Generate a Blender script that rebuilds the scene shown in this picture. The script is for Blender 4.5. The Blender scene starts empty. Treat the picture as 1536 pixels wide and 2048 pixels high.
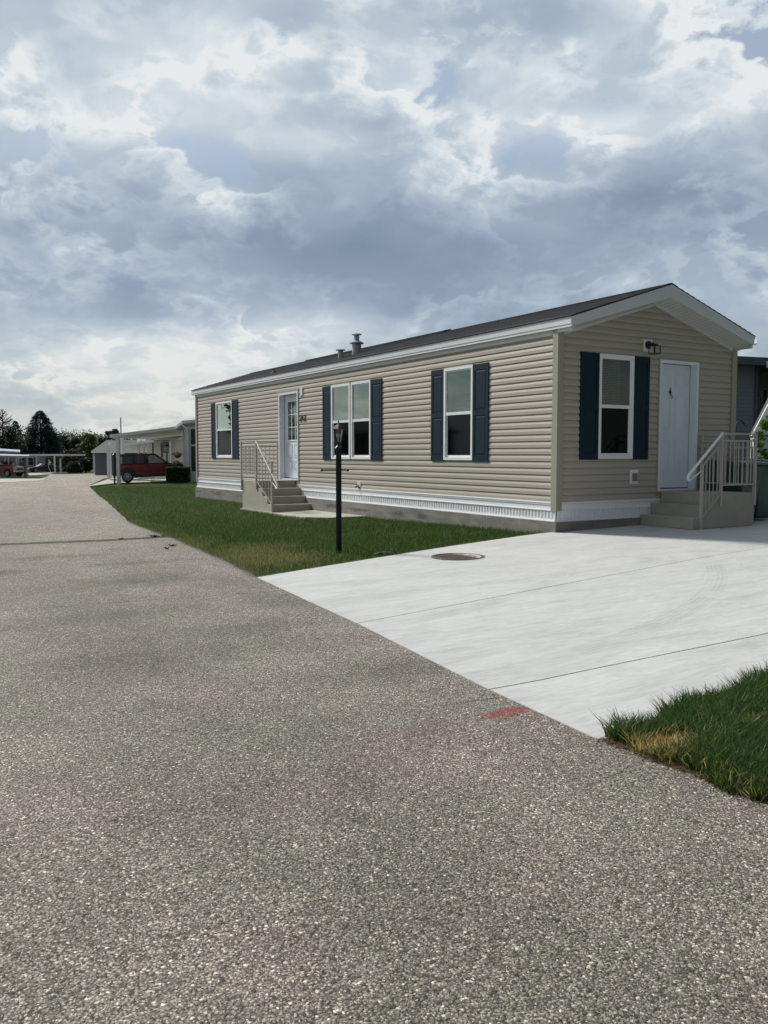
import bpy, math, random
import numpy as np
from mathutils import Vector, Matrix
random.seed(7); RNG=np.random.default_rng(7)
C=bpy.context.scene
COL=C.collection
PI=math.pi
# ------------------------------------------------------------------ camera
FO,YAW,PITCH=1695.2,0.545978,-0.0675235
CAM=(-8.6928,-9.3935,1.15203)
cd=bpy.data.cameras.new('camera'); cam=bpy.data.objects.new('camera',cd); COL.objects.link(cam)
cam.location=CAM; cam.rotation_euler=(PI/2+PITCH,0,-YAW)
cd.sensor_fit='VERTICAL'; cd.sensor_height=24.0; cd.lens=24.0*FO/2048.0
cd.clip_start=0.05; cd.clip_end=3000
C.camera=cam
RV=Vector((math.cos(YAW),-math.sin(YAW),0)); FV=Vector((math.sin(YAW),math.cos(YAW),0))
def S(a,b,z=0.0):
    """street frame: a metres to the right, b metres away, z height"""
    p=Vector((CAM[0],CAM[1],0))+RV*a+FV*b; return Vector((p.x,p.y,z))
def K(px,py,b):
    return S((px-768)*b/FO,b,CAM[2]-(py-909.4)*b/FO)
# ------------------------------------------------------------------ terrain height
KY=[-60,0,3,7,16,22,31,38,42,100,150,300,3000]
KZ=[0,0,-.05,-.12,-.13,-.20,-.34,-.48,-.56,-1.45,-1.72,-2.2,-2.2]
def H(x,y):
    b=np.interp(y,KY,KZ)
    f=np.clip((35-y)/20,0,1)
    v=b-.12*f*np.clip((-x-.5)/5,0,1)
    v=v+.04*np.clip(x/1.8,0,1)*np.clip(1-abs(y)/6,0,1)
    v=v+.16*np.clip((x-3)/3.5,0,1)*np.clip((y-24)/6,0,1)*np.clip((75-y)/25,0,1)
    return v
def h(x,y): return float(H(np.float64(x),np.float64(y)))
def GP(px,py):
    """world point on the terrain along a direction"""
    lo,hi=2.0,900.0
    def f(b):
        q=K(px,py,b); return q.z-h(q.x,q.y)
    for _ in range(60):
        m=(lo+hi)/2
        if f(m)>0: lo=m
        else: hi=m
    q=K(px,py,lo); q.z=h(q.x,q.y); return q
# ------------------------------------------------------------------ materials
def lin(c):
    r=[]
    for v in c:
        v=v/255.0; r.append(v/12.92 if v<=.04045 else ((v+.055)/1.055)**2.4)
    return (r[0],r[1],r[2],1)
MATS={}
def mat(name,color,rough=.6,metal=0.0,noise=0.0,nscale=3.0,bump=0.0,bscale=40.0,spec=.5,coat=0.0,sub=None):
    if name in MATS: return MATS[name]
    m=bpy.data.materials.new(name); m.use_nodes=True; nt=m.node_tree; N=nt.nodes; L=nt.links
    p=N['Principled BSDF']; p.inputs['Base Color'].default_value=(*color[:3],1)
    p.inputs['Roughness'].default_value=rough; p.inputs['Metallic'].default_value=metal
    p.inputs['Specular IOR Level'].default_value=spec; p.inputs['Coat Weight'].default_value=coat
    tc=N.new('ShaderNodeTexCoord')
    if noise>0:
        n=N.new('ShaderNodeTexNoise'); n.inputs['Scale'].default_value=nscale; n.inputs['Detail'].default_value=5
        L.new(tc.outputs['Object'],n.inputs['Vector'])
        mr=N.new('ShaderNodeMapRange'); mr.inputs[1].default_value=.3; mr.inputs[2].default_value=.7
        mr.inputs[3].default_value=1-noise; mr.inputs[4].default_value=1+noise
        L.new(n.outputs['Fac'],mr.inputs[0])
        mx=N.new('ShaderNodeVectorMath'); mx.operation='SCALE'; mx.inputs[0].default_value=color[:3]
        L.new(mr.outputs[0],mx.inputs['Scale']); L.new(mx.outputs[0],p.inputs['Base Color'])
    if bump>0:
        n2=N.new('ShaderNodeTexNoise'); n2.inputs['Scale'].default_value=bscale; n2.inputs['Detail'].default_value=3
        L.new(tc.outputs['Object'],n2.inputs['Vector'])
        b=N.new('ShaderNodeBump'); b.inputs['Strength'].default_value=bump; b.inputs['Distance'].default_value=.01
        L.new(n2.outputs['Fac'],b.inputs['Height']); L.new(b.outputs[0],p.inputs['Normal'])
    MATS[name]=m; return m
class NT:
    """small node-graph helper"""
    def __init__(s,name):
        s.m=bpy.data.materials.new(name); s.m.use_nodes=True; s.t=s.m.node_tree; s.N=s.t.nodes; s.L=s.t.links
        s.p=s.N.get('Principled BSDF'); MATS[name]=s.m
    def new(s,k,**kw):
        n=s.N.new(k)
        for a,b in kw.items(): setattr(n,a,b)
        return n
    def link(s,a,b): s.L.new(a,b)
    def math(s,op,a,b=None,c=None,clamp=False):
        n=s.N.new('ShaderNodeMath'); n.operation=op; n.use_clamp=clamp
        for i,v in enumerate((a,b,c)):
            if v is None: continue
            if isinstance(v,(int,float)): n.inputs[i].default_value=v
            else: s.L.new(v,n.inputs[i])
        return n.outputs[0]
    def maprange(s,v,a,b,c=0,d=1,smooth=False):
        n=s.N.new('ShaderNodeMapRange'); n.interpolation_type='SMOOTHSTEP' if smooth else 'LINEAR'
        n.inputs[1].default_value=a; n.inputs[2].default_value=b; n.inputs[3].default_value=c; n.inputs[4].default_value=d
        s.L.new(v,n.inputs[0]); return n.outputs[0]
    def noise(s,vec,scale,detail=4,rough=.5,dist=0):
        n=s.N.new('ShaderNodeTexNoise'); n.inputs['Scale'].default_value=scale; n.inputs['Detail'].default_value=detail
        n.inputs['Roughness'].default_value=rough; n.inputs['Distortion'].default_value=dist
        s.L.new(vec,n.inputs['Vector']); return n.outputs['Fac']
    def mix(s,f,a,b,blend='MIX'):
        n=s.N.new('ShaderNodeMix'); n.data_type='RGBA'; n.blend_type=blend
        if isinstance(f,(int,float)): n.inputs[0].default_value=f
        else: s.L.new(f,n.inputs[0])
        for i,v in ((6,a),(7,b)):
            if isinstance(v,(tuple,list)): n.inputs[i].default_value=(*v[:3],1)
            else: s.L.new(v,n.inputs[i])
        return n.outputs[2]
    def mapping(s,vec,scale=(1,1,1),rot=(0,0,0),loc=(0,0,0)):
        n=s.N.new('ShaderNodeMapping'); n.inputs['Scale'].default_value=scale; n.inputs['Rotation'].default_value=rot; n.inputs['Location'].default_value=loc
        s.L.new(vec,n.inputs['Vector']); return n.outputs[0]
    def ramp(s,v,stops):
        n=s.N.new('ShaderNodeValToRGB'); e=n.color_ramp.elements
        while len(e)<len(stops): e.new(.5)
        for i,(p,c) in enumerate(stops): e[i].position=p; e[i].color=(*c[:3],1)
        s.L.new(v,n.inputs[0]); return n.outputs[0]
    def bump(s,hgt,strength=.5,dist=.01,normal=None):
        n=s.N.new('ShaderNodeBump'); n.inputs['Strength'].default_value=strength; n.inputs['Distance'].default_value=dist
        s.L.new(hgt,n.inputs['Height'])
        if normal: s.L.new(normal,n.inputs['Normal'])
        s.L.new(n.outputs[0],s.p.inputs['Normal']); return n.outputs[0]

def ellipse(g,sep,cx,cy,rx,ry,rot=0,soft=.6):
    """soft elliptical mask in ground metres"""
    x=g.math('SUBTRACT',sep[0],cx); y=g.math('SUBTRACT',sep[1],cy)
    c,s_=math.cos(rot),math.sin(rot)
    u=g.math('ADD',g.math('MULTIPLY',x,c/rx),g.math('MULTIPLY',y,s_/rx))
    v=g.math('ADD',g.math('MULTIPLY',x,-s_/ry),g.math('MULTIPLY',y,c/ry))
    d=g.math('SQRT',g.math('ADD',g.math('MULTIPLY',u,u),g.math('MULTIPLY',v,v)))
    return d

# asphalt with exposed stones
def make_asphalt():
    g=NT('asphalt'); geo=g.new('ShaderNodeNewGeometry'); P=geo.outputs['Position']
    sp=g.new('ShaderNodeSeparateXYZ'); g.link(P,sp.inputs[0]); sx,sy=sp.outputs[0],sp.outputs[1]
    dn=g.new('ShaderNodeTexNoise'); dn.inputs['Scale'].default_value=120; g.link(P,dn.inputs['Vector'])
    jit=g.new('ShaderNodeVectorMath',operation='MULTIPLY_ADD'); g.link(dn.outputs['Color'],jit.inputs[0]); jit.inputs[1].default_value=(.008,.008,0); g.link(P,jit.inputs[2])
    def vor(scale):
        v=g.new('ShaderNodeTexVoronoi'); v.inputs['Scale'].default_value=scale; g.link(jit.outputs[0],v.inputs['Vector'])
        s=g.new('ShaderNodeSeparateColor'); g.link(v.outputs['Color'],s.inputs[0]); return v,s
    v1,s1=vor(122); v2,s2=vor(240)
    a=g.ramp(s1.outputs[0],[(0,(.045,.042,.042)),(.3,(.105,.098,.092)),(.58,(.19,.18,.165)),(.82,(.31,.295,.27)),(.93,(.46,.44,.40)),(1,(.68,.66,.61))])
    b=g.ramp(s2.outputs[1],[(0,(.040,.038,.038)),(.45,(.135,.127,.118)),(.88,(.28,.262,.238)),(1,(.50,.48,.45))])
    mask=g.math('GREATER_THAN',s1.outputs[2],.52)
    col=g.mix(mask,b,a)
    col=g.mix(1.0,col,(1.52,1.46,1.39),'MULTIPLY')
    # hue drift between warm, green-grey and mauve stones
    tint=g.ramp(g.noise(P,1.3,4,.6),[(.3,(1.04,.98,1.0)),(.5,(1,1,.97)),(.68,(.97,1.0,.93))])
    col=g.mix(1.0,col,tint,'MULTIPLY')
    # dark gaps between stones
    gap=g.maprange(v1.outputs['Distance'],.35,.62,1,.55)
    col2=g.new('ShaderNodeVectorMath',operation='SCALE'); g.link(col,col2.inputs[0])
    big=g.maprange(g.noise(g.mapping(P,(1,.45,1)),.55,5,.6),.3,.7,.80,1.16)
    mid=g.maprange(g.noise(P,3.2,5,.6),.3,.7,.86,1.12)
    # rolled wheel tracks run along the street
    nx=g.math('ADD',sx,g.math('MULTIPLY',g.math('SUBTRACT',g.noise(g.mapping(P,(.4,.15,1)),1,2),.5),1.2))
    tr=g.maprange(g.math('ABSOLUTE',g.math('SUBTRACT',nx,-7.3)),.1,.7,.9,1.0,True)
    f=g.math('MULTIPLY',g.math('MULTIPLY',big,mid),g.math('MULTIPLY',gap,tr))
    far=g.maprange(sy,-6,30,1.0,1.32); f=g.math('MULTIPLY',f,far)  # road colour lightened with distance, standing in for light at grazing view
    for (cx,cy,rx,ry,amt) in ((-6.45,-.75,.85,.6,.36),(-7.0,-4.2,1.1,.55,.20),(-6.35,-3.6,.9,.35,.24),(-5.9,.7,.8,.3,.26),(-6.8,2.0,.9,.4,.24),(-5.95,-5.2,.4,.25,.2),(-7.45,.6,.35,.3,.34),(-7.2,-2.6,1.2,.4,.2),(-5.6,-2.6,.35,.7,.2),(-6.3,-5.2,.5,.4,.16),(-7.4,-6.5,.7,.3,.12)):
        d=ellipse(g,(sx,sy),cx,cy,rx,ry)
        d=g.math('ADD',d,g.math('MULTIPLY',g.math('SUBTRACT',g.noise(P,2.6,5,.6),.5),1.3))
        f=g.math('MULTIPLY',f,g.maprange(d,.2,1.1,1-amt,1,True))
    # cracks: the wide open joint across the lane and two fine ones
    w=g.math('MULTIPLY',g.math('SUBTRACT',g.noise(P,5,5,.65),.5),.30)
    def crack(y0,x0,sl,half,lo,hi,dark,wob=1.0):
        line=g.math('SUBTRACT',g.math('SUBTRACT',sy,y0),g.math('MULTIPLY',g.math('SUBTRACT',sx,x0),sl))
        d=g.math('ABSOLUTE',g.math('ADD',line,g.math('MULTIPLY',w,wob)))
        m=g.maprange(d,half*.5,half,dark,1,True)
        inside=g.math('MULTIPLY',g.math('GREATER_THAN',sx,lo),g.math('LESS_THAN',sx,hi))
        return g.math('ADD',g.math('MULTIPLY',m,inside),g.math('SUBTRACT',1,inside))
    f=g.math('MULTIPLY',f,crack(4.42,-7.0,-.15,.27,-15,-4.6,.22,1.0))
    f=g.math('MULTIPLY',f,crack(-2.0,-7.0,-.1,.018,-9.0,-5.3,.62,.6))
    f=g.math('MULTIPLY',f,crack(-5.95,-6.1,-.1,.009,-6.25,-5.85,.5,.3))
    f=g.math('MULTIPLY',f,crack(-7.05,-6.2,.18,.008,-6.4,-5.9,.6,.3))
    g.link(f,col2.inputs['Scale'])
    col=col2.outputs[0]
    # green-grey edge litter beside the lawn
    # spilt red marking paint
    d=ellipse(g,(sx,sy),-6.035,-6.19,.155,.058,.05)
    d=g.math('ADD',d,g.math('MULTIPLY',g.math('SUBTRACT',g.noise(P,26,5,.7),.5),1.5))
    m=g.math('MULTIPLY',g.maprange(d,.75,1.2,.88,0,True),g.maprange(s1.outputs[0],.1,.8,1.0,.62))
    col=g.mix(m,col,(.23,.025,.035))
    d=ellipse(g,(sx,sy),-6.58,-6.2,.26,.10,.0)
    d=g.math('ADD',d,g.math('MULTIPLY',g.math('SUBTRACT',g.noise(P,30,5,.7),.5),2.6))
    m=g.maprange(d,.5,1.2,.16,0,True)
    col=g.mix(m,col,(.20,.06,.06))
    g.link(col,g.p.inputs['Base Color']); g.p.inputs['Roughness'].default_value=.85; g.p.inputs['Specular IOR Level'].default_value=.35
    hh=g.math('ADD',g.math('MULTIPLY',v1.outputs['Distance'],-1.0),g.math('MULTIPLY',v2.outputs['Distance'],-.5))
    g.bump(hh,.75,.006)
    return g.m
def make_concrete():
    g=NT('new_concrete'); geo=g.new('ShaderNodeNewGeometry'); P=geo.outputs['Position']
    sp=g.new('ShaderNodeSeparateXYZ'); g.link(P,sp.inputs[0]); sx,sy=sp.outputs[0],sp.outputs[1]
    n1=g.noise(g.mapping(P,(.6,2.2,1),(0,0,.15)),1.1,6,.6,.8)
    col=g.ramp(n1,[(.25,(.435,.443,.440)),(.5,(.535,.542,.536)),(.75,(.59,.595,.588))])
    n2=g.noise(g.mapping(P,(2.5,14,1),(0,0,.2)),1.6,5,.6,1.2)      # trowel streaks
    f=g.maprange(n2,.36,.72,.86,1.05)
    n3=g.noise(P,160,3,.6); f=g.math('MULTIPLY',f,g.maprange(n3,.3,.7,.95,1.05))
    # trowel swirl marks: thin dark arcs
    wv=g.noise(g.mapping(P,(1.2,4.2,1),(0,0,-.12)),2.1,3,.5,2.0)
    arc=g.maprange(g.math('ABSOLUTE',g.math('SUBTRACT',wv,.56)),0,.02,.88,1.0,True)
    f=g.math('MULTIPLY',f,g.math('ADD',g.math('MULTIPLY',arc,g.maprange(g.noise(P,.9,2),.46,.56,0,1,True)),g.math('SUBTRACT',1,g.maprange(g.noise(P,.9,2),.46,.56,0,1,True))))
    # two tyre tracks turning in from the street
    for (cx,cy,R,w) in ((-6.2,1.9,6.05,.10),(-6.2,1.9,7.5,.11)):
        dx=g.math('SUBTRACT',sx,cx); dy=g.math('SUBTRACT',sy,cy)
        r=g.math('SQRT',g.math('ADD',g.math('MULTIPLY',dx,dx),g.math('MULTIPLY',dy,dy)))
        d=g.math('ABSOLUTE',g.math('SUBTRACT',r,R))
        tread=g.maprange(g.math('SINE',g.math('MULTIPLY',r,150)),-1,1,.35,1)
        m=g.math('MULTIPLY',g.maprange(d,w*.7,w,1,0,True),g.maprange(g.noise(P,1.7,3),.4,.6,.15,1,True))
        m=g.math('MULTIPLY',m,g.maprange(sy,-3.1,-2.4,1,0,True))
        f=g.math('MULTIPLY',f,g.math('SUBTRACT',1,g.math('MULTIPLY',g.math('MULTIPLY',m,tread),.14)))
    # tiny specks
    v=g.new('ShaderNodeTexVoronoi'); v.inputs['Scale'].default_value=2.3; g.link(P,v.inputs['Vector'])
    f=g.math('MULTIPLY',f,g.maprange(v.outputs['Distance'],.018,.03,.25,1,True))
    sc=g.new('ShaderNodeVectorMath',operation='SCALE'); g.link(col,sc.inputs[0]); g.link(f,sc.inputs['Scale'])
    g.link(sc.outputs[0],g.p.inputs['Base Color']); g.p.inputs['Roughness'].default_value=.75; g.p.inputs['Specular IOR Level'].default_value=.3
    g.bump(g.math('ADD',n3,g.math('MULTIPLY',n2,.6)),.15,.004)
    return g.m
def make_soil():
    g=NT('lawn_ground'); geo=g.new('ShaderNodeNewGeometry'); P=geo.outputs['Position']
    n=g.noise(P,2.2,6,.6)
    fine=g.noise(P,60,4,.7)
    col=g.ramp(g.math('ADD',g.math('MULTIPLY',n,.6),g.math('MULTIPLY',fine,.4)),[(.3,(.026,.044,.014)),(.5,(.046,.068,.022)),(.7,(.085,.090,.040))])
    g.link(col,g.p.inputs['Base Color']); g.p.inputs['Roughness'].default_value=.95; g.p.inputs['Specular IOR Level'].default_value=.1
    g.bump(fine,.6,.03)
    return g.m
def make_blade(name='grass_blades',tr=.38,gain=1.0):
    g=NT(name); at_=g.new('ShaderNodeAttribute',attribute_name='tint')
    sc=g.new('ShaderNodeVectorMath',operation='SCALE'); g.link(at_.outputs['Color'],sc.inputs[0]); sc.inputs['Scale'].default_value=gain
    g.link(sc.outputs[0],g.p.inputs['Base Color']); g.p.inputs['Roughness'].default_value=.5; g.p.inputs['Specular IOR Level'].default_value=.25
    t=g.new('ShaderNodeBsdfTranslucent'); sc2=g.mix(1.0,sc.outputs[0],(1.25,1.3,.75),'MULTIPLY'); g.link(sc2,t.inputs[0])
    mx=g.new('ShaderNodeMixShader'); mx.inputs[0].default_value=tr; g.link(g.p.outputs[0],mx.inputs[1]); g.link(t.outputs[0],mx.inputs[2])
    g.link(mx.outputs[0],g.N['Material Output'].inputs[0]); return g.m
def make_shingle():
    g=NT('roof_shingles'); tc=g.new('ShaderNodeTexCoord'); P=tc.outputs['Object']
    sp=g.new('ShaderNodeSeparateXYZ'); g.link(P,sp.inputs[0])
    cb=g.new('ShaderNodeCombineXYZ'); g.link(sp.outputs[1],cb.inputs[0]); g.link(g.math('MULTIPLY',sp.outputs[0],1.05),cb.inputs[1])
    br=g.new('ShaderNodeTexBrick'); g.link(cb.outputs[0],br.inputs['Vector'])
    br.inputs['Color1'].default_value=(.058,.062,.072,1); br.inputs['Color2'].default_value=(.034,.036,.043,1); br.inputs['Mortar'].default_value=(.03,.03,.03,1)
    br.inputs['Scale'].default_value=1; br.inputs['Brick Width'].default_value=.32; br.inputs['Row Height'].default_value=.13; br.inputs['Mortar Size'].default_value=.006; br.inputs['Bias'].default_value=0
    n=g.maprange(g.noise(P,9,5,.7),.3,.7,.7,1.3)
    sc=g.new('ShaderNodeVectorMath',operation='SCALE'); g.link(br.outputs['Color'],sc.inputs[0]); g.link(n,sc.inputs['Scale'])
    g.link(sc.outputs[0],g.p.inputs['Base Color']); g.p.inputs['Roughness'].default_value=.9; g.p.inputs['Specular IOR Level'].default_value=.15
    g.bump(g.math('ADD',g.noise(P,200,2),g.math('MULTIPLY',br.outputs['Fac'],-1)),.4,.006)
    return g.m
def make_block():
    g=NT('foundation_block'); tc=g.new('ShaderNodeTexCoord'); P=tc.outputs['Object']
    sp=g.new('ShaderNodeSeparateXYZ'); g.link(P,sp.inputs[0])
    u=g.math('ADD',sp.outputs[0],sp.outputs[1])
    cb=g.new('ShaderNodeCombineXYZ'); g.link(u,cb.inputs[0]); g.link(sp.outputs[2],cb.inputs[1])
    n=g.noise(g.mapping(P,(1,1,4)),2.0,5,.6)
    col=g.ramp(n,[(.3,(.15,.145,.132)),(.5,(.20,.193,.175)),(.7,(.25,.24,.215))])
    # joints every 0.4 m
    fr=g.math('FRACT',g.math('DIVIDE',g.math('ADD',u,20.2),.41))
    j=g.maprange(g.math('ABSOLUTE',g.math('SUBTRACT',fr,.5)),.485,.497,0,1)
    col=g.mix(g.math('MULTIPLY',j,.5),col,(.33,.32,.30))
    # damp dark band and soil splash near the lawn
    nz=g.math('ADD',sp.outputs[2],g.math('MULTIPLY',g.math('SUBTRACT',g.noise(g.mapping(P,(1.6,1.6,6)),1.3,5,.65),.5),.22))
    band=g.math('MULTIPLY',g.maprange(g.math('ABSOLUTE',g.math('SUBTRACT',nz,.02)),.02,.05,.75,0,True),g.maprange(g.noise(P,1.1,2),.42,.6,0,1,True))
    band=g.math('MULTIPLY',band,g.maprange(sp.outputs[1],1.0,3.5,0,1,True))
    col=g.mix(band,col,(.07,.062,.052))
    g.link(col,g.p.inputs['Base Color']); g.p.inputs['Roughness'].default_value=.9
    g.bump(g.noise(P,70,4,.6),.35,.006)
    return g.m
def make_glass(name,refl,tint,rough=.0,trans=.5,wavy=0.0,k=1.6):
    g=NT(name); N=g.N; N.remove(g.p)
    out=N['Material Output']
    tr=g.new('ShaderNodeBsdfTransparent'); tr.inputs[0].default_value=(trans,trans*1.03,trans,1)
    gl=g.new('ShaderNodeBsdfGlossy'); gl.inputs['Color'].default_value=(*tint,1); gl.inputs['Roughness'].default_value=rough
    lw=g.new('ShaderNodeFresnel'); gb=g.new('ShaderNodeNewGeometry'); g.link(g.maprange(gb.outputs['Backfacing'],0,1,1.5,1/1.5),lw.inputs['IOR'])
    if wavy>0:
        tc=g.new('ShaderNodeTexCoord'); n=g.noise(tc.outputs['Object'],1.6,2)
        b=g.new('ShaderNodeBump'); b.inputs['Strength'].default_value=wavy; b.inputs['Distance'].default_value=.01
        g.link(n,b.inputs['Height']); g.link(b.outputs[0],gl.inputs['Normal'])
    f=g.math('ADD',g.math('MULTIPLY',lw.outputs[0],k),refl,clamp=True)
    mx=g.new('ShaderNodeMixShader'); g.link(f,mx.inputs[0]); g.link(tr.outputs[0],mx.inputs[1]); g.link(gl.outputs[0],mx.inputs[2])
    g.link(mx.outputs[0],out.inputs[0]); return g.m

ASPH=make_asphalt(); CONC=make_concrete(); SOIL=make_soil(); BLADE=make_blade(); LEAF=make_blade('foliage_leaves',.25,1.35); SHING=make_shingle(); BLOCK=make_block()
GLASS=make_glass('window_glass',.0,(.78,.88,.76),0,.50,.04,4.3)
SCREEN=make_glass('screened_glass',.0,(.5,.55,.55),.06,.14,0,.9)
LGLASS=make_glass('lantern_glass',.03,(.9,.9,.9),.1,.85)
TAN=mat('tan_vinyl',(.41,.372,.322),.55,noise=.035,nscale=1.2,spec=.35)
TANTRIM=mat('tan_trim',(.335,.312,.258),.5,noise=.03,spec=.35)
WHITE=mat('white_vinyl',(.79,.81,.83),.4,noise=.03,nscale=4)
WHITE2=mat('white_metal_fascia',(.66,.68,.69),.38,noise=.04,nscale=6)
DOORW=mat('white_painted_door',(.72,.76,.82),.4,noise=.02)
SOFF=mat('grey_white_soffit',(.56,.58,.56),.5,noise=.03)
NAVY=mat('navy_shutter_plastic',(.0045,.020,.036),.5,noise=.08,nscale=9,spec=.22)
STEP=mat('painted_precast_step',(.37,.352,.30),.8,noise=.07,nscale=5,bump=.2,bscale=120)
RAIL=mat('tan_painted_rail',(.43,.42,.385),.45,noise=.03)
RAILW=mat('white_handrail',(.78,.79,.78),.3,noise=.03)
BLACK=mat('black_metal',(.012,.015,.016),.4,noise=.1,nscale=20)
GREENP=mat('dark_green_post_paint',(.004,.013,.014),.5,noise=.15,nscale=10,spec=.2)
DARK=mat('dark_interior',(.018,.019,.020),.9,noise=.2)
BLIND=mat('blind_slats',(.5,.5,.48),.5,noise=.05)
GALV=mat('galvanised_vent_metal',(.33,.36,.37),.45,metal=.35,noise=.15,nscale=12)
GALVL=mat('vent_cap_metal',(.62,.66,.68),.35,metal=.3,noise=.08)
RUST=mat('rusty_cast_iron',(.115,.075,.068),.75,noise=.3,nscale=18,bump=.5,bscale=60)
BRASS=mat('door_hardware',(.10,.10,.10),.35,metal=.6,noise=.1)
BING=mat('green_bin_plastic',(.010,.050,.038),.45,noise=.12,nscale=6)
NBLUE=mat('slate_blue_siding',(.20,.215,.26),.6,noise=.05)
NBLUED=mat('dark_slate_siding',(.075,.09,.12),.6,noise=.06)
CREAM=mat('cream_siding',(.45,.43,.36),.6,noise=.05)
GREYS=mat('pale_grey_siding',(.32,.32,.34),.6,noise=.05)
RDARK=mat('dark_shingle_roof',(.075,.078,.082),.9,noise=.15,nscale=4)
SOFTW=mat('weathered_wood',(.22,.14,.08),.8,noise=.25,nscale=12)
REDP=mat('red_car_paint',(.235,.007,.02),.32,noise=.04,coat=.35)
CLAD=mat('dark_body_cladding',(.022,.026,.038),.5,noise=.08)
TYRE=mat('tyre_rubber',(.014,.014,.015),.8,noise=.1)
ALLOY=mat('alloy_wheel',(.42,.43,.44),.35,metal=.5,noise=.1)
CHROME=mat('chrome_trim',(.6,.62,.64),.2,metal=.8,noise=.05)
CARG=make_glass('car_glass',.10,(.7,.75,.78),.02,.22)
TAILL=mat('tail_light_red',(.45,.03,.02),.3,noise=.1)
HEADL=mat('headlight_lens',(.6,.62,.6),.15,noise=.05)
BLKP=mat('black_car_paint',(.012,.012,.016),.25,noise=.05,coat=.6)
BARK=mat('bark',(.06,.048,.036),.9,noise=.3,nscale=6)
BROWNT=mat('brown_post_paint',(.10,.06,.05),.7,noise=.2)
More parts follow.
